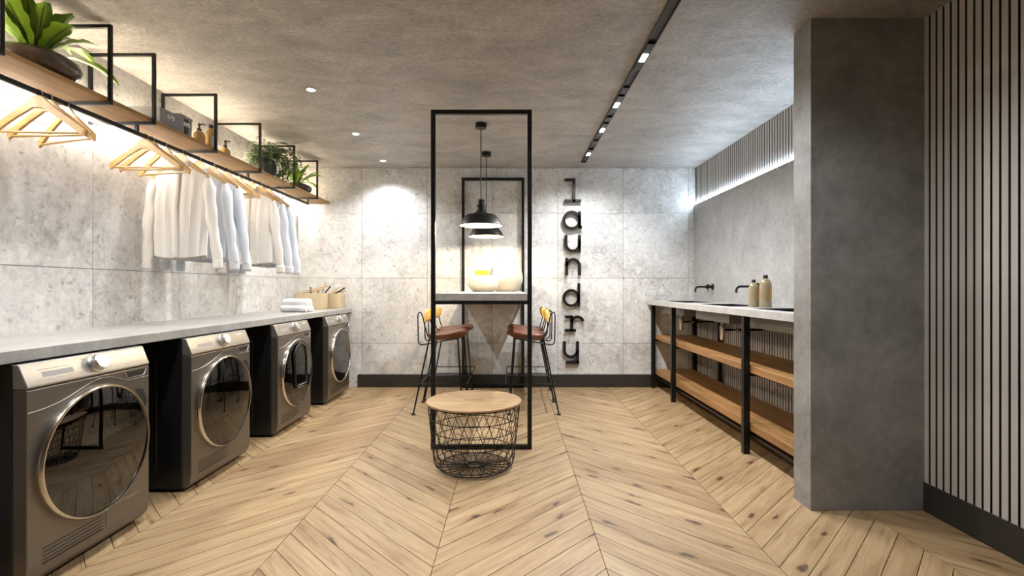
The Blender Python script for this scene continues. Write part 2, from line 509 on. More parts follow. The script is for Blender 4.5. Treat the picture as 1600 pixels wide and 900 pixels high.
def plank_mesh(items, name):
    vs, fs, uvs = [], [], []
    for poly, sgn, cy in items:
        n0 = len(vs); n = len(poly)
        zt = rnd.uniform(-0.0006, 0.0)
        ou, ov = rnd.uniform(0, 50), rnd.uniform(0, 50)
        vs += [(x, y, zt) for x, y in poly] + [(x, y, -0.006) for x, y in poly]
        loops = [tuple(range(n))] + [((i+1) % n, i, i+n, (i+1) % n + n) for i in range(n)]
        for f in loops:
            fs.append(tuple(i+n0 for i in f))
            for i in f:
                x, y = poly[i % n]
                if sgn > 0: uvs.append(((x+y)*S2+ou, (y-x)*S2+ov))
                else: uvs.append(((x-y)*S2+ou, (x+y)*S2+ov))
    me = bpy.data.meshes.new(name)
    me.from_pydata(vs, [], fs)
    l = me.uv_layers.new(name='UVMap')
    for i, u in enumerate(uvs): l.data[i].uv = u
    return me
planks.sort(key=lambda p: -p[2])
near = [p for p in planks if p[2] > 1.15]
near = near[:298]
rest = planks[len(near):]
for p in near:
    link('plank', plank_mesh([p], 'plank'), M['plank'], floor)
o = link('plank_field', plank_mesh(rest, 'plank_field'), M['plank'], floor)
o['kind'] = 'stuff'

# ---- ceiling
struct('ceiling', MB().box(XL-0.1, XR+0.1, YF-0.1, YB+0.1, ZC, ZC+0.1), M['ceiling'], 'mottled grey plaster ceiling')

# ---- back and left walls with square stone tiles
T = 0.7286; TG = 0.0016
wall_back = struct('wall_back', MB().box(XL-0.1, XR+0.1, YB+0.010, YB+0.11, -0.06, ZC), M['grout'], 'pale stone tiled back wall with the letters')
wall_left = struct('wall_left', MB().box(XL-0.11, XL-0.010, YF-0.1, YB+0.1, -0.06, ZC), M['grout'], 'pale stone tiled wall behind the washers')
row_e = [0.0] + [CAMZ + (450-y)/140.0 for y in (536.3, 434.7, 333.1)] + [ZC]
col_e = [XL] + [(x-800)/140.0 for x in (565.3, 667.3, 769.3, 871.3, 973.3, 1075.3)] + [XR]
for a, b in zip(col_e, col_e[1:]):
    for c, d in zip(row_e, row_e[1:]):
        MB().box(a+TG, b-TG, YB, YB+0.0098, c+TG, d-TG).build('tile', M['stone'], wall_back)
edges = [YB]
e = 4.983
while e > YF: edges.append(e); e -= T
edges.append(YF)
for a, b in zip(edges[1:], edges):
    for c, d in zip(row_e, row_e[1:]):
        MB().box(XL-0.0098, XL, a+TG, b-TG, c+TG, d-TG).build('tile', M['stone'], wall_left)
struct('wall_front', MB().box(XL-0.1, XR+0.1, YF-0.1, YF, -0.06, ZC), M['plaster_dark'], 'dark plaster wall at the entrance side')

# ---- right wall: taupe slats on a dark backing
PX0, PX1 = 2.034, 2.047            # concrete panel over the vanity
SY0, SY1 = 2.438, 2.587            # stub wall
wall_right = struct('wall_right', MB().box(XR+0.024, XR+0.12, YF-0.1, YB+0.1, -0.06, ZC), M['slat_back'], 'wall of taupe vertical slats')
sm = MB().box(XR, XR+0.0238, -0.0142, 0.0142, ZBASE, ZC).mesh('slat')
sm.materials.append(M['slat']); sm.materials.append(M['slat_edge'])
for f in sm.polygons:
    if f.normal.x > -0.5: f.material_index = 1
y = 2.438 - 0.0115
ys = []
while y > YF + 0.02: ys.append(y); y -= 0.0387
y = SY1 + 0.02
while y < YB - 0.01: ys.append(y); y += 0.0387
for y in ys:
    o = link('slat', sm, M['slat'], wall_right); o.location.y = y
MB().box(PX0, PX1, SY1+0.001, YB-0.0005, 0.935, 2.035).build('concrete_panel', M['panel'], wall_right)
struct('wall_partition', MB().box(1.484, XR+0.02, SY0, SY1, -0.001, ZC), M['plaster_dark'], 'dark plaster stub wall at the end of the vanity', bevel=0.002)
# ---- baseboards
struct('baseboard_back', MB().box(-1.72, 2.02, YB-0.014, YB-0.0005, 0, ZBASE), M['baseboard'], 'black baseboard along the back wall', bevel=0.001)
struct('baseboard_right', MB().box(XR-0.006, XR+0.023, YF, SY0-0.0005, 0, ZBASE), M['baseboard'], 'black baseboard under the slat wall', bevel=0.001)
struct('baseboard_partition', MB().box(XR-0.006, XR+0.023, SY1+0.0005, YB-0.015, 0, ZBASE), M['baseboard'], 'black baseboard behind the vanity', bevel=0.001)

# ================================================================== LIGHT FIXTURES
led = thing('led_strip', 'cool white light strip along the top of the concrete panel', 'light strip', (0,0,0))
MB().box(PX0+0.0005, PX1-0.0005, SY1+0.002, YB-0.002, 2.0352, 2.050).build('strip', M['e_wall'], led)

for i, (yy, lab) in enumerate(((3.315, 'round ceiling downlight nearest the camera, over the shelf side'), (4.265, 'middle one of the three round ceiling downlights'),
                               (5.165, 'round ceiling downlight closest to the back wall'), (2.10, 'added unseen ceiling downlight above the nearest washing machine'), (1.15, 'added unseen ceiling downlight at the near end of the counter'))):  # last two are out of view, added to brighten the near wall and shirts
    d = thing('downlight', lab, 'downlight', (-1.357, yy, ZC), 0, 'round ceiling downlights')
    MB().lathe([(0.026, 0.0), (0.034, 0.0), (0.034, -0.003), (0.030, -0.005), (0.026, -0.003), (0.026, 0.0)], 24, cap=False).build('trim_ring', M['brushed'], d, smooth=40)
    MB().lathe([(0.025, -0.0005), (0.025, -0.002), (0.018, -0.0035)], 24).build('lens', M['e_spot'], d, smooth=40)
    lamp('SPOT', 'downlight_lamp', d, (0, 0, -0.012), P_DOWN, C_SPOT, spot_size=math.radians(132), spot_blend=0.85, shadow_soft_size=0.045)

tr = thing('track_light', 'long black recessed track with spotlights running along the ceiling', 'track light', (0.755, 0, ZC))
MB().box(-0.027, -0.022, 0.4, 5.19, -0.014, -0.0002).box(0.022, 0.027, 0.4, 5.19, -0.014, -0.0002).box(-0.0218, 0.0218, 0.4, 5.19, -0.005, -0.0002) \
    .box(-0.0218, 0.0218, 5.185, 5.19, -0.014, -0.0052).box(-0.0218, 0.0218, 0.4, 0.405, -0.014, -0.0052).build('rail', M['black_matte'], tr)
for yy in (1.50, 2.816, 3.544, 4.11, 4.85):
    s = MB().box(-0.021, 0.021, yy-0.16, yy+0.16, -0.020, -0.0052).build('spot_module', M['black'], tr, bevel=0.001)
    MB().box(-0.016, 0.016, yy-0.045, yy+0.045, -0.0215, -0.0202).build('lens', M['e_spot'], s)
    lamp('SPOT', 'track_lamp', tr, (0, yy, -0.03), P_TRACK, C_SPOT, spot_size=math.radians(152), spot_blend=0.75, shadow_soft_size=0.025)
for yy in (3.30, 3.86, 4.47):
    MB().box(-0.019, 0.019, yy-0.05, yy+0.05, -0.017, -0.0052).build('adapter', M['black'], tr, bevel=0.001)

def pendant(loc, label):
    p = thing('pendant_lamp', label, 'pendant lamp', loc, 0, 'pendant lamps over the bar table')
    zb = 1.612 - loc[2]
    MB().lathe([(0.046, 0.0), (0.047, -0.006), (0.047, -0.036), (0.044, -0.040), (0.004, -0.041)], 28).build('ceiling_canopy', M['black'], p, smooth=35)
    MB().tube([(0,0,-0.04), (0,0,zb+0.215)], 0.0042, 8).build('cord', M['black_matte'], p, smooth=60)
    outer = [(0.174, 0.0), (0.176, 0.004), (0.171, 0.012), (0.131, 0.079), (0.118, 0.088), (0.075, 0.098), (0.055, 0.104)]
    inner = [(0.050, 0.100), (0.074, 0.094), (0.116, 0.084), (0.128, 0.077), (0.168, 0.011), (0.172, 0.002)]
    sh = MB().lathe([(r, z+zb) for r, z in outer], 40, cap=False).build('shade', M['black'], p, smooth=30)
    MB().lathe([(r, z+zb) for r, z in inner], 40, cap=False).build('shade_lining', M['shade_in'], sh, smooth=30)
    MB().lathe([(0.055, zb+0.103), (0.046, zb+0.112), (0.041, zb+0.118), (0.041, zb+0.150), (0.036, zb+0.154), (0.036, zb+0.160), (0.041, zb+0.163), (0.041, zb+0.168),
                (0.033, zb+0.172), (0.033, zb+0.205), (0.028, zb+0.212), (0.008, zb+0.218)], 28).build('socket_cap', M['black'], p, smooth=35)
    MB().lathe([(0.004, zb+0.030), (0.018, zb+0.034), (0.027, zb+0.047), (0.029, zb+0.060), (0.022, zb+0.078), (0.014, zb+0.09), (0.014, zb+0.103)], 20).build('bulb', M['e_bulb'], p, smooth=60)
    lamp('POINT', 'pendant_light', p, (0, 0, zb+0.026), P_PEND, C_WARM, shadow_soft_size=0.02)
    return p
pendant((-0.253, 4.00, ZC), 'black metal pendant lamp, the nearer and larger looking of the two')
pendant((-0.253, 4.85, ZC), 'black metal pendant lamp hanging closer to the back wall')
# ================================================================== LEFT COUNTER AND WASHERS
ct = MB().box(XL+0.0005, -1.786, 0.55, YB-0.0005, 0.836, 0.882).build('concrete_counter', M['counter'], None, bevel=0.003)
tag(ct, 'long grey concrete counter slab over the washing machines', 'counter')

def rounded_rect(cx, cy, w, h, r, n=5):
    pts = []
    for sx, sy, a0 in ((1,1,0), (-1,1,90), (-1,-1,180), (1,-1,270)):
        for i in range(n+1):
            a = math.radians(a0 + 90*i/n)
            pts.append((cx + sx*(w/2-r) + r*math.cos(a), cy + sy*(h/2-r) + r*math.sin(a)))
    return pts

def washer(y0, label, addwash=False):
    W = 0.59; h = W/2
    t = thing('washing_machine', label, 'washing machine', (-1.73, y0 + h, 0), 0, 'washing machines under the counter')
    MB().box(-0.60, -0.052, -h, h, 0.018, 0.831).build('cabinet', M['washer_side'], t, bevel=0.004)
    # recessed side outlines
    for s in (-1, 1):
        MB().tube([(p[0], s*(h+0.0004), p[1]) for p in rounded_rect(-0.25, 0.42, 0.12, 0.66, 0.055)], 0.0022, 6, closed=True).build('side_bead', M['washer_side'], t, smooth=60)
    for fx in (-0.52, -0.10):
        for fy in (-h+0.06, h-0.06):
            MB().lathe([(0.022, 0.0), (0.024, 0.004), (0.018, 0.019)], 14, (fx, fy, 0)).build('foot', M['black_matte'], t, smooth=40)
    # front panel, lower part set back at the bottom
    fp = MB()
    prof = [(-0.0518, 0.022), (-0.030, 0.022), (-0.008, 0.050), (0.0, 0.10), (0.0, 0.737), (-0.006, 0.741), (-0.0518, 0.741)]
    fp.prism(prof, -h, h)
    front = fp.build('front_panel', M['inox'], t, bevel=0.004, seg=3)
    cp = MB().prism([(-0.0518, 0.742), (-0.004, 0.742), (0.0015, 0.746), (0.001, 0.752), (-0.030, 0.829), (-0.034, 0.831), (-0.0518, 0.831)], -h, h).build('control_panel', M['inox_light'], t, bevel=0.003)
    # frame of the sloped face
    n = Vector((0.9275, 0, 0.3735)); up = Vector((-0.3735, 0, 0.9275))
    def on(v, y, lift=0.0):   # v = height along the slope from its middle
        c = Vector((-0.0145, y, 0.7905)) + up*v + n*lift
        return c
    def plate(y0_, y1_, v0, v1, th=0.0006):
        a = [on(v0, y0_, -0.002), on(v0, y1_, -0.002), on(v1, y1_, -0.002), on(v1, y0_, -0.002)]
        b = [on(v0, y0_, th), on(v0, y1_, th), on(v1, y1_, th), on(v1, y0_, th)]
        return a + b, [(0,3,2,1),(4,5,6,7),(0,1,5,4),(1,2,6,5),(2,3,7,6),(3,0,4,7)]
    k = MB(); 
    cy = 0.012
    prof = [(0.038, 0.0), (0.038, 0.006), (0.034, 0.010), (0.033, 0.030), (0.029, 0.034), (0.002, 0.0345)]
    ax1 = Vector((0, 1, 0)); ax2 = up
    vs = []
    N = 28
    base = on(0.0, cy, 0.0)
    for r, hh in prof:
        for i in range(N):
            a = 2*PI*i/N
            vs.append(base + ax1*r*math.cos(a) + ax2*r*math.sin(a) + n*hh)
    fs = [(i*N+j, i*N+(j+1) % N, (i+1)*N+(j+1) % N, (i+1)*N+j) for i in range(len(prof)-1) for j in range(N)]
    fs.append(tuple(range((len(prof)-1)*N, len(prof)*N)))
    k.add(vs, fs).build('dial', M['brushed'], t, smooth=40)
    mk = MB()
    for i in range(6):
        v = 0.026 - i*0.0105
        for sy in (-1, 1):
            b = cy + sy*(0.048 if abs(v) < 0.02 else 0.043)
            a_, b_ = (b, b + sy*0.024) if sy > 0 else (b - 0.024, b)
            mk.add(*plate(a_, b_, v, v+0.0022))
    mk.build('programme_marks', M['mark'], cp)['kind'] = 'stuff'
    mk = MB()
    mk.add(*plate(-0.235, -0.185, 0.012, 0.0155)); mk.add(*plate(-0.175, -0.150, 0.012, 0.0155)); mk.add(*plate(-0.140, -0.105, 0.012, 0.0155))
    for i in range(5): mk.add(*plate(-0.255 + i*0.042, -0.228 + i*0.042, -0.028, -0.0255))
    for i in range(3): mk.add(*plate(0.16 + i*0.034, 0.187 + i*0.034, -0.026, -0.0235))
    mk.build('control_marks', M['mark'], cp)['kind'] = 'stuff'
    scr = MB(); scr.add(*plate(-0.225, -0.095, -0.017, 0.004, 0.0003))
    scr.build('display', M['mark'], cp)
    mk = MB(); mk.add(*plate(0.175, 0.235, 0.020, 0.026)); mk.build('name_mark', M['mark_white'], cp)
    # drawer grip right of the panel
    g = [(0.150, 0.728), (0.275, 0.728), (0.258, 0.700), (0.165, 0.700)]
    MB().prism(g, -0.010, 0.0010, 'x').build('drawer_grip', M['black_matte'], t)
    MB().tube([(0.001, a, b) for a, b in [(0.150, 0.728), (0.165, 0.700), (0.258, 0.700), (0.275, 0.728)]], 0.0018, 6).build('grip_rim', M['brushed'], t, smooth=60)
    # wave line
    pts = []
    for i in range(25):
        u = i/24; yy = -h + 0.004 + u*(W-0.008)
        zz = 0.655 + 0.072*math.exp(-((yy-0.03)/0.16)**2)
        if yy > 0.03: zz = max(zz, 0.690)
        pts.append((0.0004, yy, zz))
    MB().tube(pts, 0.0014, 5).build('swage_line', M['inox_light'], t, smooth=60)
    # lower service flap and vents
    MB().box(-0.001, 0.0016, 0.045, h-0.012, 0.095, 0.165).build('service_flap', M['inox'], t, bevel=0.0012)
    for i in range(5):
        MB().bar((0.0004, -h+0.06, 0.088+i*0.014), (0.0004, 0.03, 0.088+i*0.014), 0.003, 0.0024).build('vent_slit', M['black_matte'], t)
    # door
    C = (0.0, 0.0, 0.434); R = 0.268
    ring = [(R, 0.0), (R+0.001, 0.014), (R-0.002, 0.024), (R-0.006, 0.028), (R-0.011, 0.027), (R-0.0125, 0.020), (R-0.0125, 0.0)]
    MB().lathe(ring, 64, C, 'x', cap=False).build('door_ring', M['ring'], t, smooth=35)
    MB().lathe([(0.255, 0.001), (0.205, 0.0022), (0.150, 0.004), (0.148, 0.010), (0.10, 0.012), (0.02, 0.006), (0.001, 0.006)], 48, C, 'x', cap=False).build('drum', M['drum'], t, smooth=30)
    for i in range(3):
        MB().tube([(0.006+0.002*i, C[1] + (0.19-0.045*i)*math.cos(2*PI*k_/40), C[2] + (0.19-0.045*i)*math.sin(2*PI*k_/40)) for k_ in range(40)], 0.0025, 6, closed=True).build('drum_rib', M['chrome'], t, smooth=60)
    gl = MB().lathe([(0.2552, 0.021), (0.22, 0.0245), (0.16, 0.028), (0.08, 0.0305), (0.002, 0.031)], 64, C, 'x', cap=False).build('door_glass', M['glass'], t, smooth=60)
    MB().prism([(0.205, 0.645), (0.255, 0.635), (0.283, 0.575), (0.272, 0.545)], -0.006, 0.0008, 'x').build('door_grip', M['black_matte'], t)
    if addwash:
        out = []
        for yy, zz in ((-0.045, 0.335), (0.115, 0.335), (0.135, 0.355), (0.135, 0.56), (0.11, 0.64), (0.04, 0.668), (-0.04, 0.655), (-0.085, 0.60), (-0.085, 0.56), (-0.065, 0.36)):
            out.append((yy-0.02, zz-0.01))
        MB().tube([(0.036, a, b) for a, b in out], 0.011, 10, closed=True).build('hatch_frame', M['black'], t, smooth=60)
        MB().prism(out, 0.032, 0.037, 'x').build('hatch_glass', M['glass_light'], t, bevel=0.001)
        MB().box(0.038, 0.050, -0.05, 0.09, 0.318, 0.340).build('hatch_handle', M['chrome'], t, bevel=0.004)
        MB().tube([(0.030, -0.27*math.cos(a), 0.434+0.27*math.sin(a)) for a in [math.radians(d) for d in range(0, 50, 5)]], 0.008, 8).build('hinge_cover', M['chrome'], t, smooth=60)
    return t
washer(1.750, 'graphite front-loading washing machine nearest the camera, cut by the left edge')
washer(2.651, 'graphite washing machine standing second from the camera')
washer(3.630, 'graphite washing machine with a small hatch set in its round door', True)
washer(4.628, 'graphite washing machine farthest away, beside the back wall')

# ---- towels
def towel(x0, x1, y, z, r, label):
    t = thing('rolled_towel', label, 'towel', (x0, y, z), 0, 'rolled white towels on the counter')
    L = x1-x0
    def fn(u, v):
        a = 2*PI*u
        rr = r*(1 + 0.02*math.sin(5*a) + 0.02*math.sin(v*9+y*50))
        e = 1 - 0.12*(max(0, abs(v-0.5)*2-0.9)/0.1)
        return (v*L, math.cos(a)*rr*e, math.sin(a)*rr*e*0.97)
    MB().grid(fn, 24, 14, True).build('roll', M['towel'], t, smooth=60)
    pts = []
    for i in range(46):
        a = i*0.42; rr = r*0.14 + (r*0.86-r*0.14)*i/45
        pts.append((a, rr))
    for xe in (L+0.0005, -0.0005):
        MB().tube([(xe, math.cos(a)*rr, math.sin(a)*rr*0.97) for a, rr in pts], r*0.075, 6).build('rolled_edge', M['towel'], t, smooth=60)
        MB().lathe([(r*0.90, 0.0), (0.001, 0.0)], 20, (xe-(0.003 if xe > 0 else -0.003), 0, 0), 'x', cap=False).build('roll_end', M['towel'], t)
    return t
r = 0.033
towel(-2.13, -1.90, 4.535, 0.882+r, r, 'rolled white towel, bottom row, nearest the camera')
towel(-2.13, -1.895, 4.605, 0.882+r, r, 'rolled white towel, middle of the bottom row')
towel(-2.13, -1.90, 4.675, 0.882+r, r, 'rolled white towel, bottom row, nearest the felt bins')
towel(-2.125, -1.905, 4.57, 0.882+r*2.74, r, 'rolled white towel, top row, nearest the camera')
towel(-2.135, -1.90, 4.64, 0.882+r*2.74, r, 'rolled white towel, top row, nearest the felt bins')

# ---- felt bins with wooden hangers / pegs
def felt_bin(x0, x1, y0, y1, h, label):
    t = thing('felt_bin', label, 'storage bin', ((x0+x1)/2, (y0+y1)/2, 0.882), 0, 'beige felt bins on the counter')
    w, d = x1-x0, y1-y0
    outp = rounded_rect(0, 0, w, d, 0.045); inn = rounded_rect(0, 0, w-0.02, d-0.02, 0.036)
    n = len(outp)
    vs = [(a*0.94, b*0.94, 0.0) for a, b in outp] + [(a*0.97, b*0.97, 0.008) for a, b in outp] + [(a, b, h) for a, b in outp] + [(a, b, h) for a, b in inn] + [(a, b, 0.015) for a, b in inn]
    fs = []
    for L in range(4):
        fs += [(L*n+i, L*n+(i+1) % n, (L+1)*n+(i+1) % n, (L+1)*n+i) for i in range(n)]
    fs += [tuple(range(n-1, -1, -1)), tuple(range(4*n, 5*n))]
    MB().add(vs, fs).build('felt_body', M['felt'], t, smooth=40)
    return t
felt_bin(-2.26, -1.95, 5.06, 5.24, 0.170, 'beige felt bin in front, beside the white towels')
felt_bin(-2.10, -1.845, 5.265, 5.455, 0.165, 'beige felt bin behind, against the back wall')

# ================================================================== WALL SHELF (boards, hoops, rod, led)
shelf = thing('hoop_shelf', 'oak wall shelf in black steel hoops with a clothes rod below', 'shelf', (0,0,0))
SX = -2.013; SZ0, SZ1 = 2.027, 2.430
MB().box(XL+0.001, -2.034, 0.95, YB-0.001, 2.0445, 2.066).build('board', M['oak'], shelf, bevel=0.001)
HOOPS = [1.40, 1.942, 2.470, 2.772, 3.349, 3.939, 4.555, 5.095]
for y in HOOPS:
    f = MB(); b = 0.008
    f.box(XL+0.002, SX, y-b, y+b, SZ0, SZ0+0.0165); f.box(XL+0.002, SX, y-b, y+b, SZ1-0.0165, SZ1)
    f.box(SX-0.0165, SX, y-b, y+b, SZ0+0.0164, SZ1-0.0164); f.box(XL+0.002, XL+0.0185, y-b, y+b, SZ0+0.0164, SZ1-0.0164)
    hoop = f.build('hoop_frame', M['black'], shelf, bevel=0.0012)
    MB().lathe([(0.008, -0.012), (0.008, 0.0)], 12, (XL+0.035, y, SZ0)).build('fixing_knob', M['brushed'], hoop, smooth=40)
RX, RZ = -2.119, 1.980
rod = MB().box(RX-0.0105, RX+0.0105, 1.0, 5.10, RZ-0.0105, RZ+0.0105).build('clothes_rod', M['black'], shelf, bevel=0.003)
for y in (1.40, 2.772, 3.939, 5.095):
    MB().box(RX-0.008, RX+0.008, y-0.008, y+0.008, RZ+0.0107, SZ0).build('rod_bracket', M['black'], rod)
MB().box(XL+0.034, XL+0.042, 1.0, YB-0.01, 2.0392, 2.0440).build('led_strip_under', M['e_shelf_dn'], shelf)
MB().box(XL+0.034, XL+0.044, 1.0, YB-0.01, 2.0665, 2.0710).build('led_strip_above', M['e_shelf_up'], shelf)

# ---- hangers
def hanger_tree(label, group, y, rz=0.0, dz=0.0, first=[None]):
    """local z=0 is the top of the rod"""
    if first[0] is None:
        t = thing('wooden_hanger', label, 'hanger', (0,0,0))
        # wood arms: centre line and widths
        up, lo = [], []
        for i in range(19):
            s = -1 + 2*i/18
            a = abs(s)
            zc = -0.050 - 0.135*a**1.25
            zc = -0.058 - 0.118*max(0, a-0.10)/0.9*(1+0.10*a) + (0.006*math.cos(min(a/0.25, 1)*PI/2))
            wd = 0.017 + 0.013*math.exp(-(a/0.28)**2)
            up.append((s*0.198, zc + wd)); lo.append((s*0.190, zc - wd*0.9))
        MB().prism(up + lo[::-1], -0.006, 0.006).build('wooden_arms', M['hanger'], t, bevel=0.002)
        MB().tube([(-0.188, 0, -0.188), (0.188, 0, -0.188)], 0.0055, 8).build('trouser_bar', M['hanger'], t, smooth=60)
        pts = [(0, 0, -0.035), (0, 0, -0.020)]
        cz = 0.0025 - 0.016
        for d in range(-60, 190, 20):
            a = math.radians(d)
            pts.append((0.0175*math.cos(a), 0, cz + 0.0185*math.sin(a)))
        MB().tube(pts[:1] + [(0, 0, -0.040)] + [(0.004, 0, -0.036)] + pts[2:], 0.0019, 6).build('hook', M['chrome'], t, smooth=60)
        first[0] = t
    else:
        t = copy_tree(first[0])
    t['label'] = label; t['group'] = group
    t.location = (RX, y, RZ + 0.0105 + dz); t.rotation_euler = (0, 0, rz)
    return t
G1 = 'empty hangers at the near end of the rod'; G2 = 'empty hangers left of the white shirts'; G3 = 'hangers carrying shirts'; G4 = 'empty hangers among the shirts'
hanger_tree('pale wooden hanger nearest the camera, empty, below the potted fern', G1, 2.195, 0.06)
hanger_tree('pale empty wooden hanger, second from the camera, half hidden by the first', G1, 2.245, -0.05)
hanger_tree('pale empty wooden hanger, third from the camera, turned slightly', G1, 2.335, -0.30)
hanger_tree('pale empty wooden hanger, first of the three left of the shirts', G2, 2.835, 0.06)
hanger_tree('pale empty wooden hanger, middle of the three left of the shirts', G2, 2.885, -0.05)
hanger_tree('pale empty wooden hanger just in front of the nearest white shirt', G2, 2.99, -0.25)
hanger_tree('empty wooden hanger between the two groups of shirts, nearer one', G4, 3.64, -0.05)
hanger_tree('empty wooden hanger between the two groups of shirts, farther one', G4, 3.79, -0.22)

# ---- shirts
def shirt(y, rz, mat, label, seed, placket=True):
    R = random.Random(seed)
    t = thing('shirt', label, 'shirt', (RX, y, RZ + 0.0105), rz, 'long-sleeved shirts on the rod')
    ph = [R.uniform(0, 6.28) for _ in range(6)]
    zs, zh = -0.165, -0.695            # shoulder, hem
    def fold(u, t_, side):
        return (0.010*math.sin(u*9 + ph[0] + side) + 0.008*math.sin(u*17 + ph[1] + 2*side))*(0.25 + 0.75*t_)
    def body(u, v):
        a = 2*PI*u
        s = math.cos(a); q = math.sin(a)
        w = 0.196 - 0.012*v + 0.006*math.sin(v*5+ph[2])
        z_top = -0.095 - 0.085*abs(s)**1.2
        x = s*w
        dep = 0.012 + 0.030*min(1, v*2.2)
        yy = q*dep + (fold(s*2.2, v, 0 if q < 0 else 1.7))*(1 - abs(s)**6)
        z = z_top + (zh - z_top + 0.020*s*s*math.sin(1.2))*v - (0.012 if q > 0 else 0)*v
        return (x, yy, z)
    MB().grid(body, 56, 22, True).build('shirt_body', mat, t, smooth=70, solid=0.0)
    for sd in (-1, 1):
        x_end = 0.222 if sd < 0 else 0.262
        def path(v):
            x = 0.186 + (x_end-0.186)*v**0.9
            return Vector((sd*x, -0.010*math.sin(v*PI) - 0.012*v, -0.185 - 0.525*v))
        def slv(u, v):
            c = path(v); a = 2*PI*u
            r1 = 0.040 - 0.011*v + 0.003*math.sin(v*16+ph[3]) ; r2 = 0.026 - 0.004*v
            if v < 0.12: r1 *= 0.55 + 0.45*v/0.12; r2 *= 0.4 + 0.6*v/0.12
            wr = 1 + 0.07*math.sin(3*a + v*11 + ph[4]) + 0.05*math.sin(v*23 + ph[5] + a)
            if v > 0.80: wr *= 1.05
            return (c.x + math.cos(a)*r1*wr, c.y + math.sin(a)*r2*wr, c.z)
        sl = MB().grid(slv, 20, 26, True).build('sleeve', mat, t, smooth=70)
        e = path(1.0)
        def cuff(u, v):
            a = 2*PI*u
            return (e.x + math.cos(a)*(0.031 + 0.001*v), e.y + math.sin(a)*0.0215, e.z + 0.006 - 0.062*v)
        MB().grid(cuff, 20, 5, True).build('cuff', mat, sl, smooth=50, solid=0.002)
    # collar: band with folded points
    def collar(u, v):
        a = -PI/2 + 2*PI*(u-0.5)*0.97 + PI
        rx, ry = 0.058 + 0.012*v, 0.028 + 0.008*v
        fr = max(0.0, math.cos(a + PI/2))
        z = -0.072 - 0.022*fr - 0.034*v*(1 + 0.55*fr**3)
        return (rx*math.cos(a), ry*math.sin(a) - 0.004, z)
    MB().grid(collar, 30, 5).build('collar', mat, t, smooth=60, solid=0.002)
    if placket:
        def pk(u, v):
            q = -1.0; s = (u-0.5)*0.15
            bx = body(0.75 + s/ (2*PI), v*0.97 + 0.03)
            return ((u-0.5)*0.034, bx[1]-0.0035, bx[2])
        MB().grid(pk, 4, 22).build('placket', mat, t, smooth=60, solid=0.002)
        for i in range(7):
            b = body(0.75, 0.10 + 0.125*i)
            MB().lathe([(0.0055, 0.0), (0.006, -0.0012), (0.0045, -0.002)], 10, (0, b[1]-0.0045, b[2]), 'y').build('button', M['button'], t, smooth=40)
    return t
for y, rz, m, lab, hl in ((3.140, -0.10, 'cloth', 'white button-up shirt at the front of the rod, fully visible', 'wooden hanger in the neck of the front white shirt'),
                      (3.315, -0.06, 'cloth_blue', 'pale bluish shirt directly behind the front white shirt', 'wooden hanger of the shirt right behind the front one'),
                      (3.465, -0.05, 'cloth_blue', 'pale bluish shirt, last of the front group of shirts', 'wooden hanger of the third shirt from the camera'),
                      (3.970, -0.06, 'cloth_beige', 'off-white shirt at the front of the rear group', 'wooden hanger in the neck of the rear off-white shirt'),
                      (4.120, -0.04, 'cloth_blue', 'pale bluish shirt in the middle of the rear group', 'wooden hanger of the fifth shirt from the camera'),
                      (4.260, -0.03, 'cloth_blue', 'pale bluish shirt at the far end of the row, nearest the back wall', 'wooden hanger of the last shirt, nearest the back wall')):
    shirt(y, rz, M[m], lab, int(y*1000), True)
    hanger_tree(hl, G3, y, rz)
# ---- sticks, hangers and brushes piled in the bins
def stick(p, q, w, th, mat, label, cat='utensil', name='wooden_paddle', head=None):
    p = Vector(p); q = Vector(q); d = q-p; L = d.length
    t = thing(name, label, cat, p, 0, 'wooden utensils piled in the felt bins')
    dn = d.normalized()
    side = dn.cross(Vector((0, 0, 1))).normalized(); nn = side.cross(dn)
    def fn(u, v):
        a = 2*PI*u
        ww = w*(0.75 + 0.35*math.sin(v*PI*0.9 + 0.3)) * (1 if 0.02 < v < 0.98 else 0.6)
        c = d*v
        return c + side*math.cos(a)*ww/2 + nn*math.sin(a)*th/2
    MB().grid(fn, 12, 12, True).build('handle', mat, t, smooth=60)
    if head:
        MB().box(-head/2, head/2, -head/3, head/3, -0.012, 0.012).build('brush_head', M['hanger'], t, bevel=0.004).location = tuple(d*0.04)
    return t
Z0 = 0.882
stick((-2.235, 5.11, Z0+0.178), (-1.945, 5.20, Z0+0.245), 0.034, 0.010, M['hanger'], 'long pale wooden paddle lying across the front felt bin')
stick((-2.20, 5.13, Z0+0.165), (-1.985, 5.17, Z0+0.218), 0.026, 0.012, M['hanger'], 'second pale wooden paddle under the long one on the bin')
stick((-2.12, 5.19, Z0+0.10), (-2.135, 5.20, Z0+0.235), 0.020, 0.014, M['black_matte'], 'short black handle standing at the left of the front bin', name='black_handle')
stick((-2.03, 5.14, Z0+0.08), (-1.915, 5.18, Z0+0.245), 0.016, 0.014, M['black_matte'], 'slanted black handle rising from the middle of the bins', name='black_handle')
stick((-2.04, 5.22, Z0+0.09), (-1.985, 5.235, Z0+0.285), 0.022, 0.010, M['hanger'], 'pale wooden stick standing highest in the front bin')
stick((-2.06, 5.15, Z0+0.06), (-2.02, 5.12, Z0+0.200), 0.034, 0.020, M['hanger'], 'thick wooden block standing in the front bin')
stick((-1.99, 5.32, Z0+0.12), (-1.815, 5.33, Z0+0.225), 0.018, 0.016, M['black_matte'], 'black handle leaning right over the rear bin', name='black_handle')
stick((-2.03, 5.34, Z0+0.15), (-1.805, 5.345, Z0+0.195), 0.024, 0.012, M['hanger'], 'pale wooden paddle lying across the rear bin')
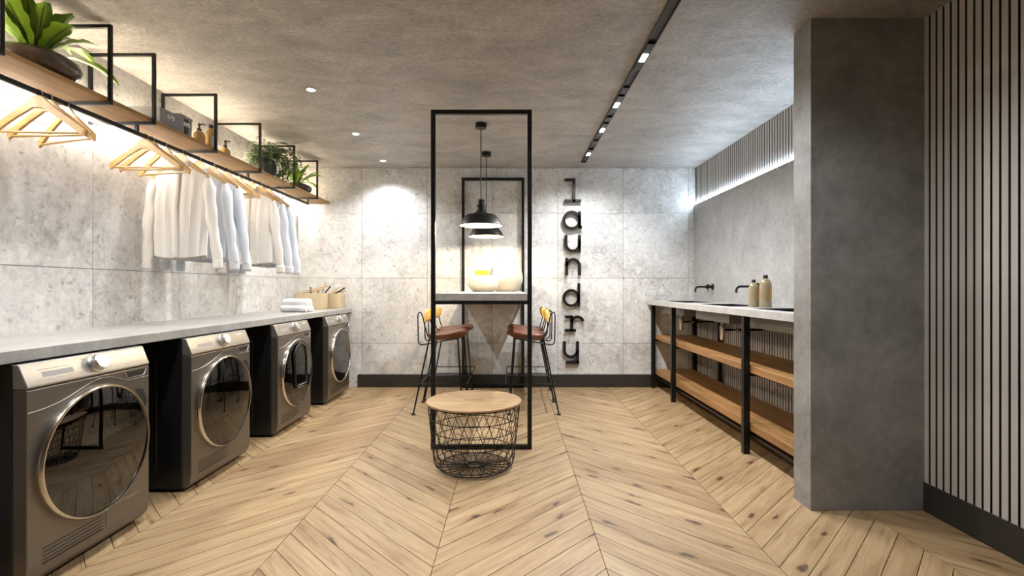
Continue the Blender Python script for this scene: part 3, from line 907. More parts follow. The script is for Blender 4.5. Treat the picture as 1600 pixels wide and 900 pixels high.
stick((-2.02, 5.38, Z0+0.14), (-1.88, 5.36, Z0+0.235), 0.020, 0.010, M['hanger'], 'pale wooden stick rising from the rear bin')

# ---- objects on the wall shelf
ZS = 2.0662
def leaf_mesh(L, W, bend, lift, twist, wav, R, n=14, side=5):
    """a strap leaf rooted at the origin, growing along +x and up, curving down"""
    vs, uv = [], []
    ph = R.uniform(0, 6)
    x = z = 0.0; ang = lift
    for i in range(n+1):
        v = i/n
        w = W*(0.30 + 0.75*math.sin(min(1, v*1.15)*PI*0.62))*(1 - max(0, v-0.78)/0.22*0.86)
        w *= 1 + wav*math.sin(v*26+ph)
        tw = twist*v
        for k in range(side):
            s = k/(side-1)*2-1
            yy = s*w/2
            zz = abs(s)*w*0.16 + wav*0.10*W*math.sin(v*30+ph+s*3)
            vs.append((x - math.sin(ang)*zz, yy*math.cos(tw), z + math.cos(ang)*zz + yy*math.sin(tw)))
            uv.append((k/(side-1), v))
        x += math.cos(ang)*L/n; z += math.sin(ang)*L/n
        ang -= bend/n*(0.4 + 1.2*v)
    fs = [(i*side+k, i*side+k+1, (i+1)*side+k+1, (i+1)*side+k) for i in range(n) for k in range(side-1)]
    me = bpy.data.meshes.new('leaf')
    me.from_pydata(vs, [], fs)
    l = me.uv_layers.new(name='UVMap')
    for lp in me.loops: l.data[lp.index].uv = uv[lp.vertex_index]
    me.shade_smooth()
    return me

def nest_fern(x, y, r, hb, leaves, label, bl, seed):
    R = random.Random(seed)
    t = thing('nest_fern', label, 'plant', (x, y, ZS + hb - 0.006), 0, 'nest ferns in brown stone bowls')
    b = thing('stone_bowl', bl, 'bowl', (x, y, ZS), 0, 'brown stone bowls on the shelf')
    k = hb/0.125
    prof = [(0.10*r/0.2, 0.0), (0.155*r/0.2, 0.012*k), (0.19*r/0.2, 0.040*k), (0.20*r/0.2, 0.065*k), (0.19*r/0.2, 0.092*k), (0.15*r/0.2, 0.116*k), (0.115*r/0.2, 0.125*k),
            (0.108*r/0.2, 0.120*k), (0.11*r/0.2, 0.100*k)]
    MB().lathe(prof, 40).build('bowl_body', M['bowl'], b, smooth=50)
    MB().lathe([(0.105*r/0.2, 0.110*k), (0.05*r/0.2, 0.118*k), (0.001, 0.12*k)], 24, cap=False).build('soil', M['soil'], b, smooth=60)
    for az, L, W, bend, lift in leaves:
        me = leaf_mesh(L, W, bend, lift, R.uniform(-0.35, 0.35), 0.13, R)
        o = link('leaf', me, M['leaf'], t)
        o.rotation_euler = (0, 0, math.radians(az)); o.location = (0.02*math.cos(math.radians(az)), 0.02*math.sin(math.radians(az)), -0.01)
    return t
# azimuth: 0 = +X (into the room), 90 = +Y (away from the camera)
nest_fern(-2.175, 2.24, 0.165, 0.112, [
    (92, 0.37, 0.05, 1.55, 0.85), (76, 0.38, 0.05, 1.35, 0.50), (105, 0.30, 0.045, 1.5, 1.0), (30, 0.25, 0.068, 0.5, 1.25), (75, 0.26, 0.068, 0.6, 1.20), (-20, 0.24, 0.072, 0.4, 1.35),
    (-60, 0.25, 0.07, 0.5, 1.30), (-95, 0.27, 0.07, 0.7, 1.15), (150, 0.22, 0.07, 0.4, 1.40), (55, 0.25, 0.07, 0.4, 1.38), (-75, 0.28, 0.07, 0.9, 1.0), (-140, 0.22, 0.08, 0.5, 1.3),
    (5, 0.25, 0.068, 0.7, 1.20), (90, 0.25, 0.08, 0.7, 1.05), (35, 0.24, 0.07, 1.0, 0.85), (-100, 0.30, 0.08, 1.2, 0.8), (-35, 0.25, 0.07, 0.7, 1.15), (120, 0.23, 0.08, 0.5, 1.3),
    (15, 0.22, 0.08, 0.3, 1.48), (-5, 0.22, 0.075, 0.9, 0.95)],
    'broad-leaved green nest fern at the near end of the shelf', 'polished brown stone bowl at the near end of the shelf', 3)
nest_fern(-2.19, 4.985, 0.15, 0.095, [
    (90, 0.33, 0.05, 1.7, 0.9), (70, 0.31, 0.05, 1.6, 0.6), (30, 0.30, 0.055, 1.2, 1.0), (110, 0.25, 0.055, 0.7, 1.3), (-20, 0.26, 0.055, 0.8, 1.2), (-70, 0.28, 0.055, 1.0, 1.1),
    (-100, 0.28, 0.05, 1.2, 0.9), (160, 0.2, 0.05, 0.6, 1.3), (50, 0.26, 0.06, 0.6, 1.3), (0, 0.3, 0.05, 1.5, 0.8), (-50, 0.3, 0.05, 1.5, 0.7), (85, 0.28, 0.05, 1.0, 1.2)],
    'narrow-leaved nest fern at the far end of the shelf', 'brown stone bowl at the far end of the shelf', 5)

# hanging fern
def frond_mesh(R, L, drop, az, lift, lw=0.024):
    vs, fs, uv = [], [], []
    x = z = 0.0; ang = lift; n = 20
    pts = []
    for i in range(n+1):
        pts.append((x, z, ang)); x += math.cos(ang)*L/n; z += math.sin(ang)*L/n; ang -= drop/n*(0.5+i/n)
    for i in range(1, n+1):
        px, pz, a = pts[i]
        w = lw*(1 - 0.75*(i/n)**2)
        for s in (-1, 1):
            b = len(vs)
            e = 0.0075
            jit = R.uniform(-0.004, 0.004)
            vs += [(px-e, 0, pz), (px+e, 0, pz), (px+e*0.6+0.006, s*w*0.6, pz-0.003+jit), (px+0.010, s*w, pz-0.010+jit), (px-e*0.4, s*w*0.55, pz-0.003+jit)]
            fs.append((b, b+1, b+2, b+3, b+4))
            uv += [(0.3, 0), (0.3, 1), (0.2, 1), (0.1, 1), (0.2, 0)]
    me = bpy.data.meshes.new('frond')
    me.from_pydata(vs, [], fs)
    l = me.uv_layers.new(name='UVMap')
    for lp in me.loops: l.data[lp.index].uv = uv[lp.vertex_index]
    return me
pot = thing('fern_pot', 'round dark grey pot of the hanging fern on the shelf', 'pot', (-2.19, 4.33, ZS))
MB().lathe([(0.055, 0.0), (0.085, 0.02), (0.105, 0.07), (0.105, 0.12), (0.085, 0.165), (0.078, 0.168), (0.078, 0.14)], 32).build('pot_body', M['box_dark'], pot, smooth=50)
MB().lathe([(0.077, 0.145), (0.001, 0.155)], 20, cap=False).build('soil', M['soil'], pot, smooth=60)
fern = thing('hanging_fern', 'dark green bushy fern with drooping fronds on the shelf', 'plant', (-2.19, 4.33, ZS+0.158))
R = random.Random(11)
for i in range(100):
    az = R.uniform(0, 360)
    L = R.uniform(0.32, 0.50); c = math.cos(math.radians(az))
    if c < -0.2: L *= 0.36
    me = frond_mesh(R, L, R.uniform(3.2, 4.5), az, R.uniform(0.45, 1.20), 0.036)
    o = link('frond', me, M['leaf_dark'], fern); o.rotation_euler = (0, 0, math.radians(az)); o.location = (0, 0, R.uniform(-0.01, 0.01))
for az, L, dr in ((-62, 0.62, 3.0), (-70, 0.66, 2.9), (-55, 0.58, 3.1)):
    o = link('trailing_frond', frond_mesh(R, L, dr, az, 0.85, 0.016), M['leaf_dark'], fern); o.rotation_euler = (0, 0, math.radians(az))
for i in range(9):      # long trailing stems over the shelf edge
    az = R.uniform(-55, 40); L = R.uniform(0.40, 0.52)
    me = frond_mesh(R, L, 4.0 + R.uniform(-0.3, 0.3), az, 1.15, 0.012)
    o = link('trailing_frond', me, M['leaf_trail'], fern); o.rotation_euler = (0, 0, math.radians(az))

# storage boxes
def storage_box(x0, x1, y0, y1, h, label, band):
    t = thing('storage_box', label, 'storage box', ((x0+x1)/2, (y0+y1)/2, ZS), 0, 'grey boxes on the shelf')
    w, d = (x1-x0)/2, (y1-y0)/2
    MB().box(-w+0.003, w-0.003, -d+0.003, d-0.003, 0.0005, h-0.02).build('box_body', M['box_grey'], t, bevel=0.002)
    MB().box(-w, w, -d, d, h-0.0205, h).build('lid', M['box_grey'], t, bevel=0.002)
    if band:
        MB().box(w-0.003, w+0.0006, -0.018, 0.018, 0.001, h-0.021).build('dark_band', M['box_dark'], t)
    p = MB().box(w-0.003, w+0.0015, -0.028, 0.030, h*0.52, h*0.52+0.024).build('label_card', M['mark_white'], t, bevel=0.0005)
    MB().box(w+0.0015, w+0.0022, -0.016, -0.010, h*0.52+0.006, h*0.52+0.020).box(w+0.0015, w+0.0022, -0.006, 0.018, h*0.52+0.004, h*0.52+0.009).build('card_print', M['box_dark'], p)
    return t
storage_box(-2.25, -2.052, 2.862, 3.045, 0.100, 'lower grey storage box with white card label on the shelf', False)
storage_box(-2.30, -2.085, 3.085, 3.205, 0.140, 'taller grey storage box with a dark front band', True)

def pump_bottle(x, y, z, r, h, mat, label, pump=True, lab=None, grp='amber bottles on the shelf'):
    t = thing('soap_bottle', label, 'bottle', (x, y, z), 0, grp)
    prof = [(r*0.9, 0.0), (r, 0.006), (r, h*0.52), (r*0.93, h*0.62), (r*0.66, h*0.74), (r*0.36, h*0.80), (r*0.32, h*0.83)]
    MB().lathe(prof, 28).build('bottle_body', mat, t, smooth=40)
    if pump:
        MB().lathe([(r*0.40, h*0.83), (r*0.40, h*0.93), (r*0.30, h*0.94), (r*0.16, h*0.945), (r*0.14, h*1.10), (r*0.26, h*1.11), (r*0.26, h*1.20), (r*0.1, h*1.22)], 18).build('pump', M['black_matte'], t, smooth=40)
        MB().tube([(0, 0, h*1.17), (r*0.9, 0, h*1.17), (r*1.1, 0, h*1.13)], 0.0045, 8).build('nozzle', M['black_matte'], t, smooth=60)
    else:
        MB().lathe([(r*0.40, h*0.82), (r*0.42, h*0.84), (r*0.42, h*0.95), (r*0.36, h*0.96)], 20).build('cap', M['black_matte'], t, smooth=40)
    if lab:
        a0, a1, zz0, zz1, lm = lab
        def fn(u, v):
            a = math.radians(a0 + (a1-a0)*u)
            return (math.cos(a)*(r+0.0006), math.sin(a)*(r+0.0006), zz0*h + (zz1-zz0)*h*v)
        MB().grid(fn, 14, 2).build('label_sticker', lm, t, smooth=60)
    return t
pump_bottle(-2.115, 3.320, ZS, 0.036, 0.125, M['amber'], 'round amber pump bottle beside the grey boxes')
pump_bottle(-2.100, 3.425, ZS, 0.034, 0.185, M['amber'], 'tall amber bottle with dark cap and white label on the shelf', False, (-60, 70, 0.05, 0.50, M['paper']))
pump_bottle(-2.185, 3.74, ZS, 0.036, 0.135, M['amber'], 'amber pump bottle standing alone left of the hanging fern')

# ================================================================== BAR TABLE
bt = thing('bar_table', 'bar table with concrete top in two tall black steel frames', 'table', (0,0,0))
TX0, TX1, TYF, TYB = -0.556, 0.136, 3.36, 5.462
MB().box(-0.5255, 0.1055, TYF+0.002, YB-0.016, 1.0185, 1.069).build('concrete_top', M['counter'], bt, bevel=0.002)
for y0 in (TYF, TYB-0.030):
    for x0 in (TX0, TX1-0.030):
        MB().box(x0, x0+0.030, y0, y0+0.030, 0, 2.328).build('post', M['black'], bt, bevel=0.0012)
    for z0, z1 in ((0.0, 0.030), (0.994, 1.018), (2.298, 2.328)):
        MB().box(TX0+0.0302, TX1-0.0302, y0, y0+0.030, z0, z1).build('cross_rail', M['black'], bt, bevel=0.0012)
for x0 in (TX0, TX1-0.030):
    MB().box(x0, x0+0.030, TYF+0.0302, TYB-0.0302, 0.994, 1.018).build('side_rail', M['black'], bt, bevel=0.0012)

def vase(x, y, r, h, neck, label, belly=0.45):
    t = thing('vase', label, 'vase', (x, y, 1.069), 0, 'cream vases on the bar table')
    prof = []
    for i in range(15):
        v = i/14
        s = math.sin((0.16 + 0.84*v*0.80)*PI*0.93)
        rr = r*(0.66 + 0.34*math.sin(PI*min(1, (v/belly*0.5 if v < belly else 0.5 + (v-belly)/(1-belly)*0.5)))) if v < belly else r*(neck + (1-neck)*math.cos((v-belly)/(1-belly)*PI/2))
        prof.append((rr, h*v))
    prof += [(prof[-1][0]*0.95, h*0.995), (prof[-1][0]*0.95, h*0.6)]
    MB().lathe(prof, 40).build('vase_body', M['ceramic'], t, smooth=60)
    return t
vase(-0.280, 4.80, 0.150, 0.160, 0.78, 'low round cream bowl vase under the pendant lamp')
vase(-0.056, 5.09, 0.168, 0.290, 0.76, 'tall rounded cream vase beside the lower one')
s = MB().box(-0.065, 0.065, -0.03, 0.03, -0.02, 0.045).build('yellow_packet', M['yellow'], None, bevel=0.006)
s.location = (-0.293, 4.80, 1.069+0.166); tag(s, 'bright yellow packet sticking out of the low vase', 'packet')
w = MB().prism([(-0.03, 0.0), (0.02, 0.0), (0.022, 0.095), (0.010, 0.10)], -0.006, 0.006).build('grey_scoop', M['box_grey'], None, bevel=0.002)
w.location = (-0.205, 4.80, 1.069+0.145); tag(w, 'grey pointed scoop handle standing in the low vase', 'scoop')
for i, (dx, dy, hh) in enumerate(((-0.075, -0.02, 0.313), (0.075, 0.0, 0.318), (0.0, 0.04, 0.303))):
    lab = ('thin wooden handle at the left of the tall vase', 'thin brown handle at the right of the tall vase', 'thin pale handle in the middle of the tall vase')[i]
    u = MB().tube([(0, 0, 0), (dx*0.1, 0, hh-0.06)], 0.006, 8).build('utensil_handle', M['oak_warm'] if i == 1 else M['hanger'], None, smooth=50)
    u.location = (-0.056+dx*0.9, 5.09+dy, 1.069+0.06); tag(u, lab, 'handle', 'handles in the tall vase')

# ---- stools
def make_stool():
    t = thing('bar_stool', 'x', 'stool', (0,0,0), 0, 'bar stools at the table')
    # saddle seat
    x0, x1, hw = -0.125, 0.245, 0.215
    def seat(u, v, bot=False):
        x = x0 + (x1-x0)*u; s = v*2-1
        wy = hw*(0.80 + 0.20*math.sin(u*PI*0.85+0.2))
        z = 0.682 + 0.034*u*u + 0.046*abs(s)**2.2 - 0.035*(abs(s)**6)
        if u > 0.85: z -= 0.02*((u-0.85)/0.15)**2
        cr = 1 - 0.25*abs(s)**4
        xc = (x0+x1)/2
        return Vector((xc + (x-xc)*cr, s*wy, z))
    n, m = 18, 16
    top = [seat(i/(n-1), j/(m-1)) for j in range(m) for i in range(n)]
    edge = lambda i, j: min(i, n-1-i)/(n-1), 
    bot = []
    for j in range(m):
        for i in range(n):
            p = seat(i/(n-1), j/(m-1)).copy()
            e = min(min(i, n-1-i)/3.0, min(j, m-1-j)/3.0, 1.0)
            p.z -= 0.014 + 0.042*e
            bot.append(p)
    fs = [(j*n+i, j*n+i+1, (j+1)*n+i+1, (j+1)*n+i) for j in range(m-1) for i in range(n-1)]
    N = n*m
    fb = [tuple(N+k for k in reversed(f)) for f in fs]
    rim = [j for j in range(n)] + [j*n+n-1 for j in range(1, m)] + [(m-1)*n+i for i in range(n-2, -1, -1)] + [j*n for j in range(m-2, 0, -1)]
    fr = [(rim[k], rim[(k+1) % len(rim)], N+rim[(k+1) % len(rim)], N+rim[k]) for k in range(len(rim))]
    MB().add(top+bot, fs+fb+fr).build('seat', M['leather'], t, smooth=70, subsurf=1)
    # legs
    for sx, sy in ((-1,-1), (-1,1), (1,-1), (1,1)):
        b = (sx*0.215, sy*0.235, 0.008)
        tp = (-0.085 if sx < 0 else 0.165, sy*0.165, 0.664)
        leg = MB().tube([b, tp], 0.0068, 8).build('leg', M['wire'], t, smooth=60)
        MB().lathe([(0.013, 0.0), (0.018, 0.003), (0.018, 0.012), (0.009, 0.018), (0.007, 0.024)], 14, (b[0], b[1], 0)).build('foot_cap', M['black_matte'], leg, smooth=40)
    # under-seat frame and back loops
    for sy in (-1, 1):
        y = sy*0.168
        pts = [(0.17, y, 0.660), (0.05, y, 0.640), (-0.08, y, 0.615), (-0.155, y, 0.602), (-0.176, y, 0.612), (-0.184, y, 0.635), (-0.188, y, 0.86), (-0.183, y, 0.885), (-0.170, y, 0.892), (-0.157, y, 0.884),
               (-0.145, y, 0.85), (-0.118, y, 0.74), (-0.095, y, 0.672)]
        MB().tube(pts, 0.0055, 8).build('back_loop', M['wire'], t, smooth=60)
    MB().tube([(-0.085, -0.165, 0.655), (-0.085, 0.165, 0.655)], 0.0055, 8).tube([(0.165, -0.165, 0.655), (0.165, 0.165, 0.655)], 0.0055, 8).build('seat_frame', M['wire'], t, smooth=60)
    # curved backrest pad
    def pad(u, v):
        a = 2*PI*v
        s = u*2-1
        hz = 0.060*(1-0.25*abs(s)**5); ty = 0.013*(1-0.3*abs(s)**6)
        return (-0.128 - 0.030*(1-s*s) + 0.014 + math.cos(a)*ty + 0.012*math.sin(a), s*0.185, 0.852 + math.copysign(abs(math.sin(a))**0.6, math.sin(a))*hz)
    g = MB(); nu, nv = 18, 16
    vs = [pad(i/(nu-1), j/nv) for j in range(nv) for i in range(nu)]
    fs = [(j*nu+i, j*nu+i+1, ((j+1) % nv)*nu+i+1, ((j+1) % nv)*nu+i) for j in range(nv) for i in range(nu-1)]
    fs += [tuple(j*nu for j in range(nv)), tuple(j*nu+nu-1 for j in range(nv-1, -1, -1))]
    g.add(vs, fs).build('backrest', M['yellow_pad'], t, smooth=60)
    # foot ring
    def legx(sx, z): 
        k = (z-0.008)/0.656
        return (-0.215 + 0.13*k) if sx < 0 else (0.215 - 0.05*k)
    z = 0.262; yb = 0.235 - 0.07*(z/0.664)
    pts = [(legx(-1, z)-0.02, -yb, z), (0.235, -yb, z), (0.246, -yb+0.01, z), (0.250, -yb+0.03, z), (0.250, yb-0.03, z), (0.246, yb-0.01, z), (0.235, yb, z), (legx(-1, z)-0.02, yb, z)]
    MB().tube(pts, 0.0052, 8).build('foot_ring', M['wire'], t, smooth=60)
    z2 = 0.325; yb = 0.235 - 0.07*(z2/0.664)
    MB().tube([(legx(-1, z), -yb-0.002, z), (legx(-1, z), yb+0.002, z)], 0.0052, 8).build('rear_stretcher', M['wire'], t, smooth=60)
    return t
st = make_stool()
spots = [(-0.645, 4.51, 0, 'brown leather bar stool left of the table, nearer the camera'), (-0.645, 5.06, 0, 'brown leather bar stool left of the table, nearer the back wall'),
         (0.193, 4.51, PI, 'brown leather bar stool right of the table, nearer the camera'), (0.193, 5.06, PI, 'brown leather bar stool right of the table, nearer the back wall')]
for i, (x, y, a, lab) in enumerate(spots):
    o = st if i == 0 else copy_tree(st)
    o.location = (x, y, 0); o.rotation_euler = (0, 0, a); o['label'] = lab

# ================================================================== WIRE BASKET TABLE
bk = thing('basket_table', 'round black wire basket table with an oak lid', 'table', (-0.235, 3.05, 0))
H = 0.396; RT, RB = 0.285, 0.248
def brad(z):
    if z > 0.05: return RB + (RT-RB)*(z-0.05)/(H-0.05)
    return RB - 0.050*(1-z/0.05)**2
NW = 24
for d in (-1, 1):
    for i in range(NW):
        a0 = 2*PI*i/NW
        pts = []
        for k in range(13):
            z = H - (H-0.012)*k/12
            a = a0 + d*0.56*k/12
            r_ = brad(z)
            pts.append((r_*math.cos(a), r_*math.sin(a), z))
        a = a0 + d*0.56
        pts += [(0.15*math.cos(a), 0.15*math.sin(a), 0.008), (0.045*math.cos(a), 0.045*math.sin(a), 0.008)]
        MB().tube(pts, 0.0020, 5).build('wire', M['wire'], bk, smooth=70)
for z, rr in ((H, 0.0042), (0.318, 0.0026), (0.244, 0.0026), (0.170, 0.0026), (0.098, 0.0026), (0.036, 0.0026), (0.010, 0.0035)):
    r_ = brad(z)
    MB().tube([(r_*math.cos(2*PI*k/56), r_*math.sin(2*PI*k/56), z) for k in range(56)], rr, 6, closed=True).build('wire_ring', M['wire'], bk, smooth=70)
MB().tube([(0.045*math.cos(2*PI*k/32), 0.045*math.sin(2*PI*k/32), 0.008) for k in range(32)], 0.005, 6, closed=True).build('centre_ring', M['wire'], bk, smooth=70)
# lid with a finger slot: disc made of two half shells around the slot
lid = MB()
n = 72
outer = [(0.293*math.cos(2*PI*k/n), 0.293*math.sin(2*PI*k/n)) for k in range(n)]
sl = rounded_rect(0, 0, 0.125, 0.010, 0.0049, 4)
# bridge: map each outer vertex to the closest slot vertex by angle index
def slot_pt(k):
    a = 2*PI*k/n
    c, s_ = math.cos(a), math.sin(a)
    x = max(-0.0575, min(0.0575, 0.0625*c*1.4)); y = 0.005*math.copysign(min(1, abs(s_)*3), s_)
    return (x, y)
inner = [slot_pt(k) for k in range(n)]
vs = [(x, y, H+0.015) for x, y in outer] + [(x, y, H+0.015) for x, y in inner] + [(x, y, H+0.005) for x, y in outer] + [(x, y, H+0.005) for x, y in inner]
fs = []
for k in range(n):
    j = (k+1) % n
    fs += [(k, j, n+j, n+k), (2*n+j, 2*n+k, 3*n+k, 3*n+j), (j, k, 2*n+k, 2*n+j), (n+k, n+j, 3*n+j, 3*n+k)]
lid.add(vs, fs).build('lid', M['oak_x'], bk, smooth=30)

# ================================================================== WALL LETTERS
LY0, LY1 = 5.428, 5.460
def letter(ch, strokes, ytop, ybot, label):
    """strokes in picture-like units: x in 0..1 (0.19 m), y in metres up from the base line"""
    mb = MB()
    for s in strokes:
        pts, w = s
        m = len(pts)
        L, R_ = [], []
        for i in range(m):
            p = Vector(pts[i]); a = Vector(pts[max(i-1, 0)]); b = Vector(pts[min(i+1, m-1)])
            t = (b-a).normalized(); nn = Vector((-t.y, t.x))
            L.append(p + nn*w/2); R_.append(p - nn*w/2)
        for i in range(m-1):
            q = [L[i], L[i+1], R_[i+1], R_[i]]
            mb.prism([(v.x, v.y) for v in q], LY0, LY1)
    # a single outline: remove doubled inner walls
    me = mb.mesh('letter_' + ch)
    bm = bmesh.new(); bm.from_mesh(me)
    bmesh.ops.remove_doubles(bm, verts=bm.verts, dist=1e-5)
    seen = {}
    for f in bm.faces:
        key = tuple(sorted(v.index for v in f.verts)); seen.setdefault(key, []).append(f)
    dead = [f for fl in seen.values() if len(fl) > 1 for f in fl]
    bmesh.ops.delete(bm, geom=dead, context='FACES_ONLY')
    bm.to_mesh(me); bm.free()
    o = link('letter_' + ch, me, M['letter'], None)
    tag(o, label, 'letter', 'raised letters on the back wall')
    return o
def px(x, y): return ((x-800)/141.3, CAMZ + (450-y)/141.3)
def arc(cx, cy, rx, ry, a0, a1, n=24):
    out = []
    for i in range(n+1):
        a = math.radians(a0 + (a1-a0)*i/n)
        out.append(px(cx + rx*math.cos(a), cy - ry*math.sin(a)))
    return out
W = 4.4/141.3
def ln(*p): return ([px(*q) for q in p], W)
LT = []
LT.append(('l', [ln((882.5, 280.8), (897, 280.8)), ln((897, 278.4), (897, 316)), ln((882.5, 313.6), (908, 313.6))], 'letter l, topmost of the vertical word laundry'))
LT.append(('a', [(arc(893.5, 344, 12.4, 12.8, 0, 360, 36), W), ln((905.6, 330), (905.6, 357)), ln((904, 354.6), (909.5, 354.6))], 'dark metal letter a, second from the top on the back wall'))
LT.append(('u', [([px(884.5, 367)] + arc(895, 381, 10.5, 11, 180, 360, 20) + [px(905.5, 374)], W), ln((905.6, 367), (905.6, 394))], 'dark metal letter u on the back wall, below the a'))
LT.append(('n', [ln((885.6, 403), (885.6, 430)), (arc(895.6, 416, 10.0, 10.8, 180, 0, 20) + [px(905.6, 430)], W)], 'dark metal letter n, halfway down the back wall word'))
LT.append(('d', [(arc(892.6, 465.8, 11.6, 11.9, 0, 360, 36), W), ln((904.6, 442.7), (904.6, 479))], 'dark metal letter d with tall stem on the back wall'))
LT.append(('r', [ln((883, 495.2), (893.4, 495.2)), ln((893.4, 493), (893.4, 517)), ln((882.5, 516.4), (900, 516.4)), (arc(902.5, 504.5, 9.1, 9.2, 180, 15, 18), W)], 'dark metal letter r with foot bar on the back wall'))
LT.append(('y', [([px(882, 533.4)] + arc(892.2, 547, 10.2, 11, 180, 360, 20), W), ln((902.6, 533.4), (902.6, 568.0)), ln((884.5, 566.6), (905, 566.6))], 'dark metal letter y, lowest letter near the baseboard'))
for ch, sk, lab in LT:
    o = letter(ch, sk, 0, 0, lab)
    # stand-off pins
    xs = [v.co.x for v in o.data.vertices]; zs_ = [v.co.z for v in o.data.vertices]
    x_pin = {'l': 897, 'a': 905.6, 'u': 905.6, 'n': 885.6, 'd': 904.6, 'r': 893.4, 'y': 902.6}[ch]
    for f in (0.3, 0.7):
        MB().lathe([(0.006, 0.0), (0.006, YB-LY1)], 10, ((x_pin-800)/141.3, LY1, min(zs_) + f*(max(zs_)-min(zs_))), 'y').build('stand_off_pin', M['black'], o)

# ================================================================== VANITY
va = thing('vanity', 'long vanity with concrete top, three sunken basins and oak shelves', 'vanity', (0,0,0))
VX0, VX1, VZ0, VZ1 = 1.5036, 2.033, 0.924, 0.967
VY0, VY1 = SY1 + 0.002, YB - 0.0155
BX0, BX1 = 1.635, 1.955
basins = [(4.65, 5.29), (3.68, 4.32), (2.72, 3.36)]
top = MB().box(VX0, BX0, VY0, VY1, VZ0, VZ1).box(BX1, VX1, VY0, VY1, VZ0, VZ1)
ed = [VY1] + [v for b in basins for v in (b[1], b[0])] + [VY0]
for i in range(0, len(ed), 2):
    top.box(BX0, BX1, ed[i+1], ed[i], VZ0, VZ1)
top.build('concrete_top', M['vanity_top'], va)
for a, b in basins:
    f = MB(); e = 0.012; zb = 0.838
    f.box(BX0-e, BX0, a-e, b+e, zb, VZ0-0.0005).box(BX1, BX1+e, a-e, b+e, zb, VZ0-0.0005).box(BX0, BX1, a-e, a, zb, VZ0-0.0005).box(BX0, BX1, b, b+e, zb, VZ0-0.0005).box(BX0, BX1, a, b, zb, zb+0.008)
    bs = f.build('basin', M['basin_side'], va)
    g = MB().box(BX0+0.0005, BX0+0.003, a, b, zb+0.009, VZ1-0.001).box(BX1-0.003, BX1-0.0005, a, b, zb+0.009, VZ1-0.001).box(BX0+0.003, BX1-0.003, a+0.0005, a+0.003, zb+0.009, VZ1-0.001).box(BX0+0.003, BX1-0.003, b-0.003, b-0.0005, zb+0.009, VZ1-0.001)
    g.box(BX0+0.003, BX1-0.003, a+0.003, b-0.003, zb+0.009, zb+0.012).build('basin_lining', M['basin'], bs)
    MB().lathe([(0.024, 0.0), (0.026, 0.003), (0.004, 0.004)], 20, ((BX0+BX1)/2, (a+b)/2, zb+0.0122)).build('drain', M['chrome'], bs, smooth=40)
# legs
LX = 1.543
for y in (5.425, 4.750, 3.272):
    MB().box(LX, LX+0.042, y-0.005, y+0.033, 0, VZ0-0.0006).build('leg', M['black'], va, bevel=0.0015)
    MB().box(2.0, 2.032, y-0.005, y+0.033, 0, VZ0-0.0006).build('leg', M['black'], va, bevel=0.0015)
for z0, z1 in ((0.155, 0.208), (0.540, 0.590)):
    MB().box(LX+0.044, 1.998, VY0, VY1, z0, z1).build('oak_shelf', M['oak_warm'], va, bevel=0.003)
    for y in (5.425, 4.750, 3.272):
        MB().box(LX+0.043, 1.998, y, y+0.028, z0-0.022, z0-0.0005).build('shelf_bearer', M['black'], va)
MB().box(LX+0.046, LX+0.070, VY0, VY1, 0.118, 0.1325).build('front_rail', M['black'], va)
# bottle traps
for y, x in ((4.97, 1.715), (4.00, 1.715)):
    tp = MB().lathe([(0.012, 0.837), (0.012, 0.800), (0.020, 0.796), (0.020, 0.690), (0.016, 0.684), (0.006, 0.683)], 20, (x, y, 0)).build('bottle_trap', M['chrome'], va, smooth=40)
    MB().tube([(x, y, 0.765), (x+0.10, y, 0.765), (2.047, y, 0.765)], 0.009, 10).build('waste_pipe', M['black'], tp, smooth=60)
    MB().lathe([(0.014, 0.0), (0.016, 0.004), (0.016, 0.020), (0.011, 0.026)], 16, (x+0.10, y, 0.765), 'x').build('coupling', M['chrome'], tp, smooth=40)

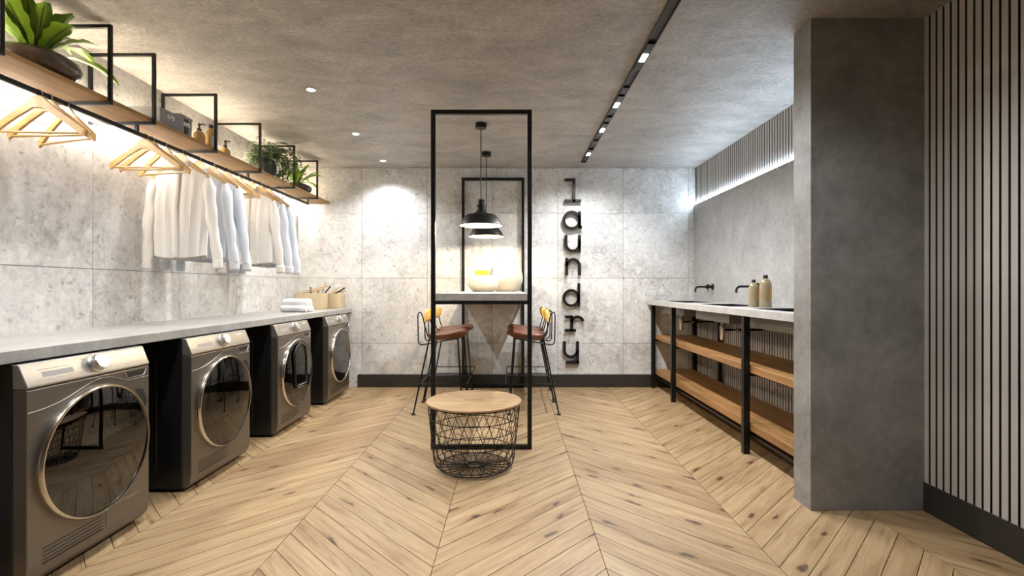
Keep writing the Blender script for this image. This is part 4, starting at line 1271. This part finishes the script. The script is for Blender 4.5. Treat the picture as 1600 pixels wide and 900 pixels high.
# faucets
def faucet(y, label):
    t = thing('wall_faucet', label, 'faucet', (PX0, y, 1.118), 0, 'black wall faucets over the basins')
    MB().lathe([(0.004, -0.012), (0.030, -0.010), (0.032, -0.004), (0.032, -0.0003)], 24, (0,0,0), 'x').build('wall_plate', M['black'], t, smooth=40)
    MB().lathe([(0.014, -0.075), (0.019, -0.070), (0.019, -0.040), (0.012, -0.034), (0.012, -0.012)], 20, (0,0,0), 'x').build('valve_body', M['black'], t, smooth=40)
    MB().lathe([(0.018, -0.058), (0.026, -0.055), (0.026, -0.043), (0.018, -0.040)], 20, (0,0,0.002), 'x').build('control_ring', M['black'], t, smooth=40)
    MB().tube([(-0.05, 0, -0.015), (-0.05, 0, -0.048)], 0.004, 8).build('lever', M['black'], t, smooth=60)
    MB().tube([(-0.072, 0, 0), (-0.145, 0, 0), (-0.160, 0, -0.003), (-0.172, 0, -0.012), (-0.178, 0, -0.026), (-0.179, 0, -0.052)], 0.0095, 12).build('spout', M['black'], t, smooth=60)
    return t
faucet(4.97, 'black wall faucet over the basin nearest the back wall')
faucet(4.06, 'black wall faucet behind the amber bottles')
# bottles on the vanity
def flask(x, y, r, h, label):
    t = thing('soap_bottle', label, 'bottle', (x, y, VZ1), 0, 'amber bottles on the vanity')
    prof = [(r*0.92, 0.0), (r, 0.005), (r, h*0.66), (r*0.94, h*0.74), (r*0.74, h*0.83), (r*0.42, h*0.88), (r*0.34, h*0.90)]
    MB().lathe(prof, 28).build('bottle_body', M['amber_pale'], t, smooth=40)
    MB().lathe([(r*0.36, h*0.885), (r*0.40, h*0.90), (r*0.40, h*0.985), (r*0.34, h)], 20).build('cap', M['black_matte'], t, smooth=40)
    def fn(u, v):
        a = math.radians(-72 + 60*u)
        return (math.cos(a)*(r+0.0006), math.sin(a)*(r+0.0006), h*(0.22+0.40*v))
    MB().grid(fn, 10, 2).build('label_sticker', M['amber_label'], t, smooth=60)
    return t
flask(1.752, 3.56, 0.034, 0.200, 'smaller pale amber bottle on the vanity between the basins')
flask(1.807, 3.50, 0.041, 0.232, 'larger pale amber bottle on the vanity, nearest the camera')
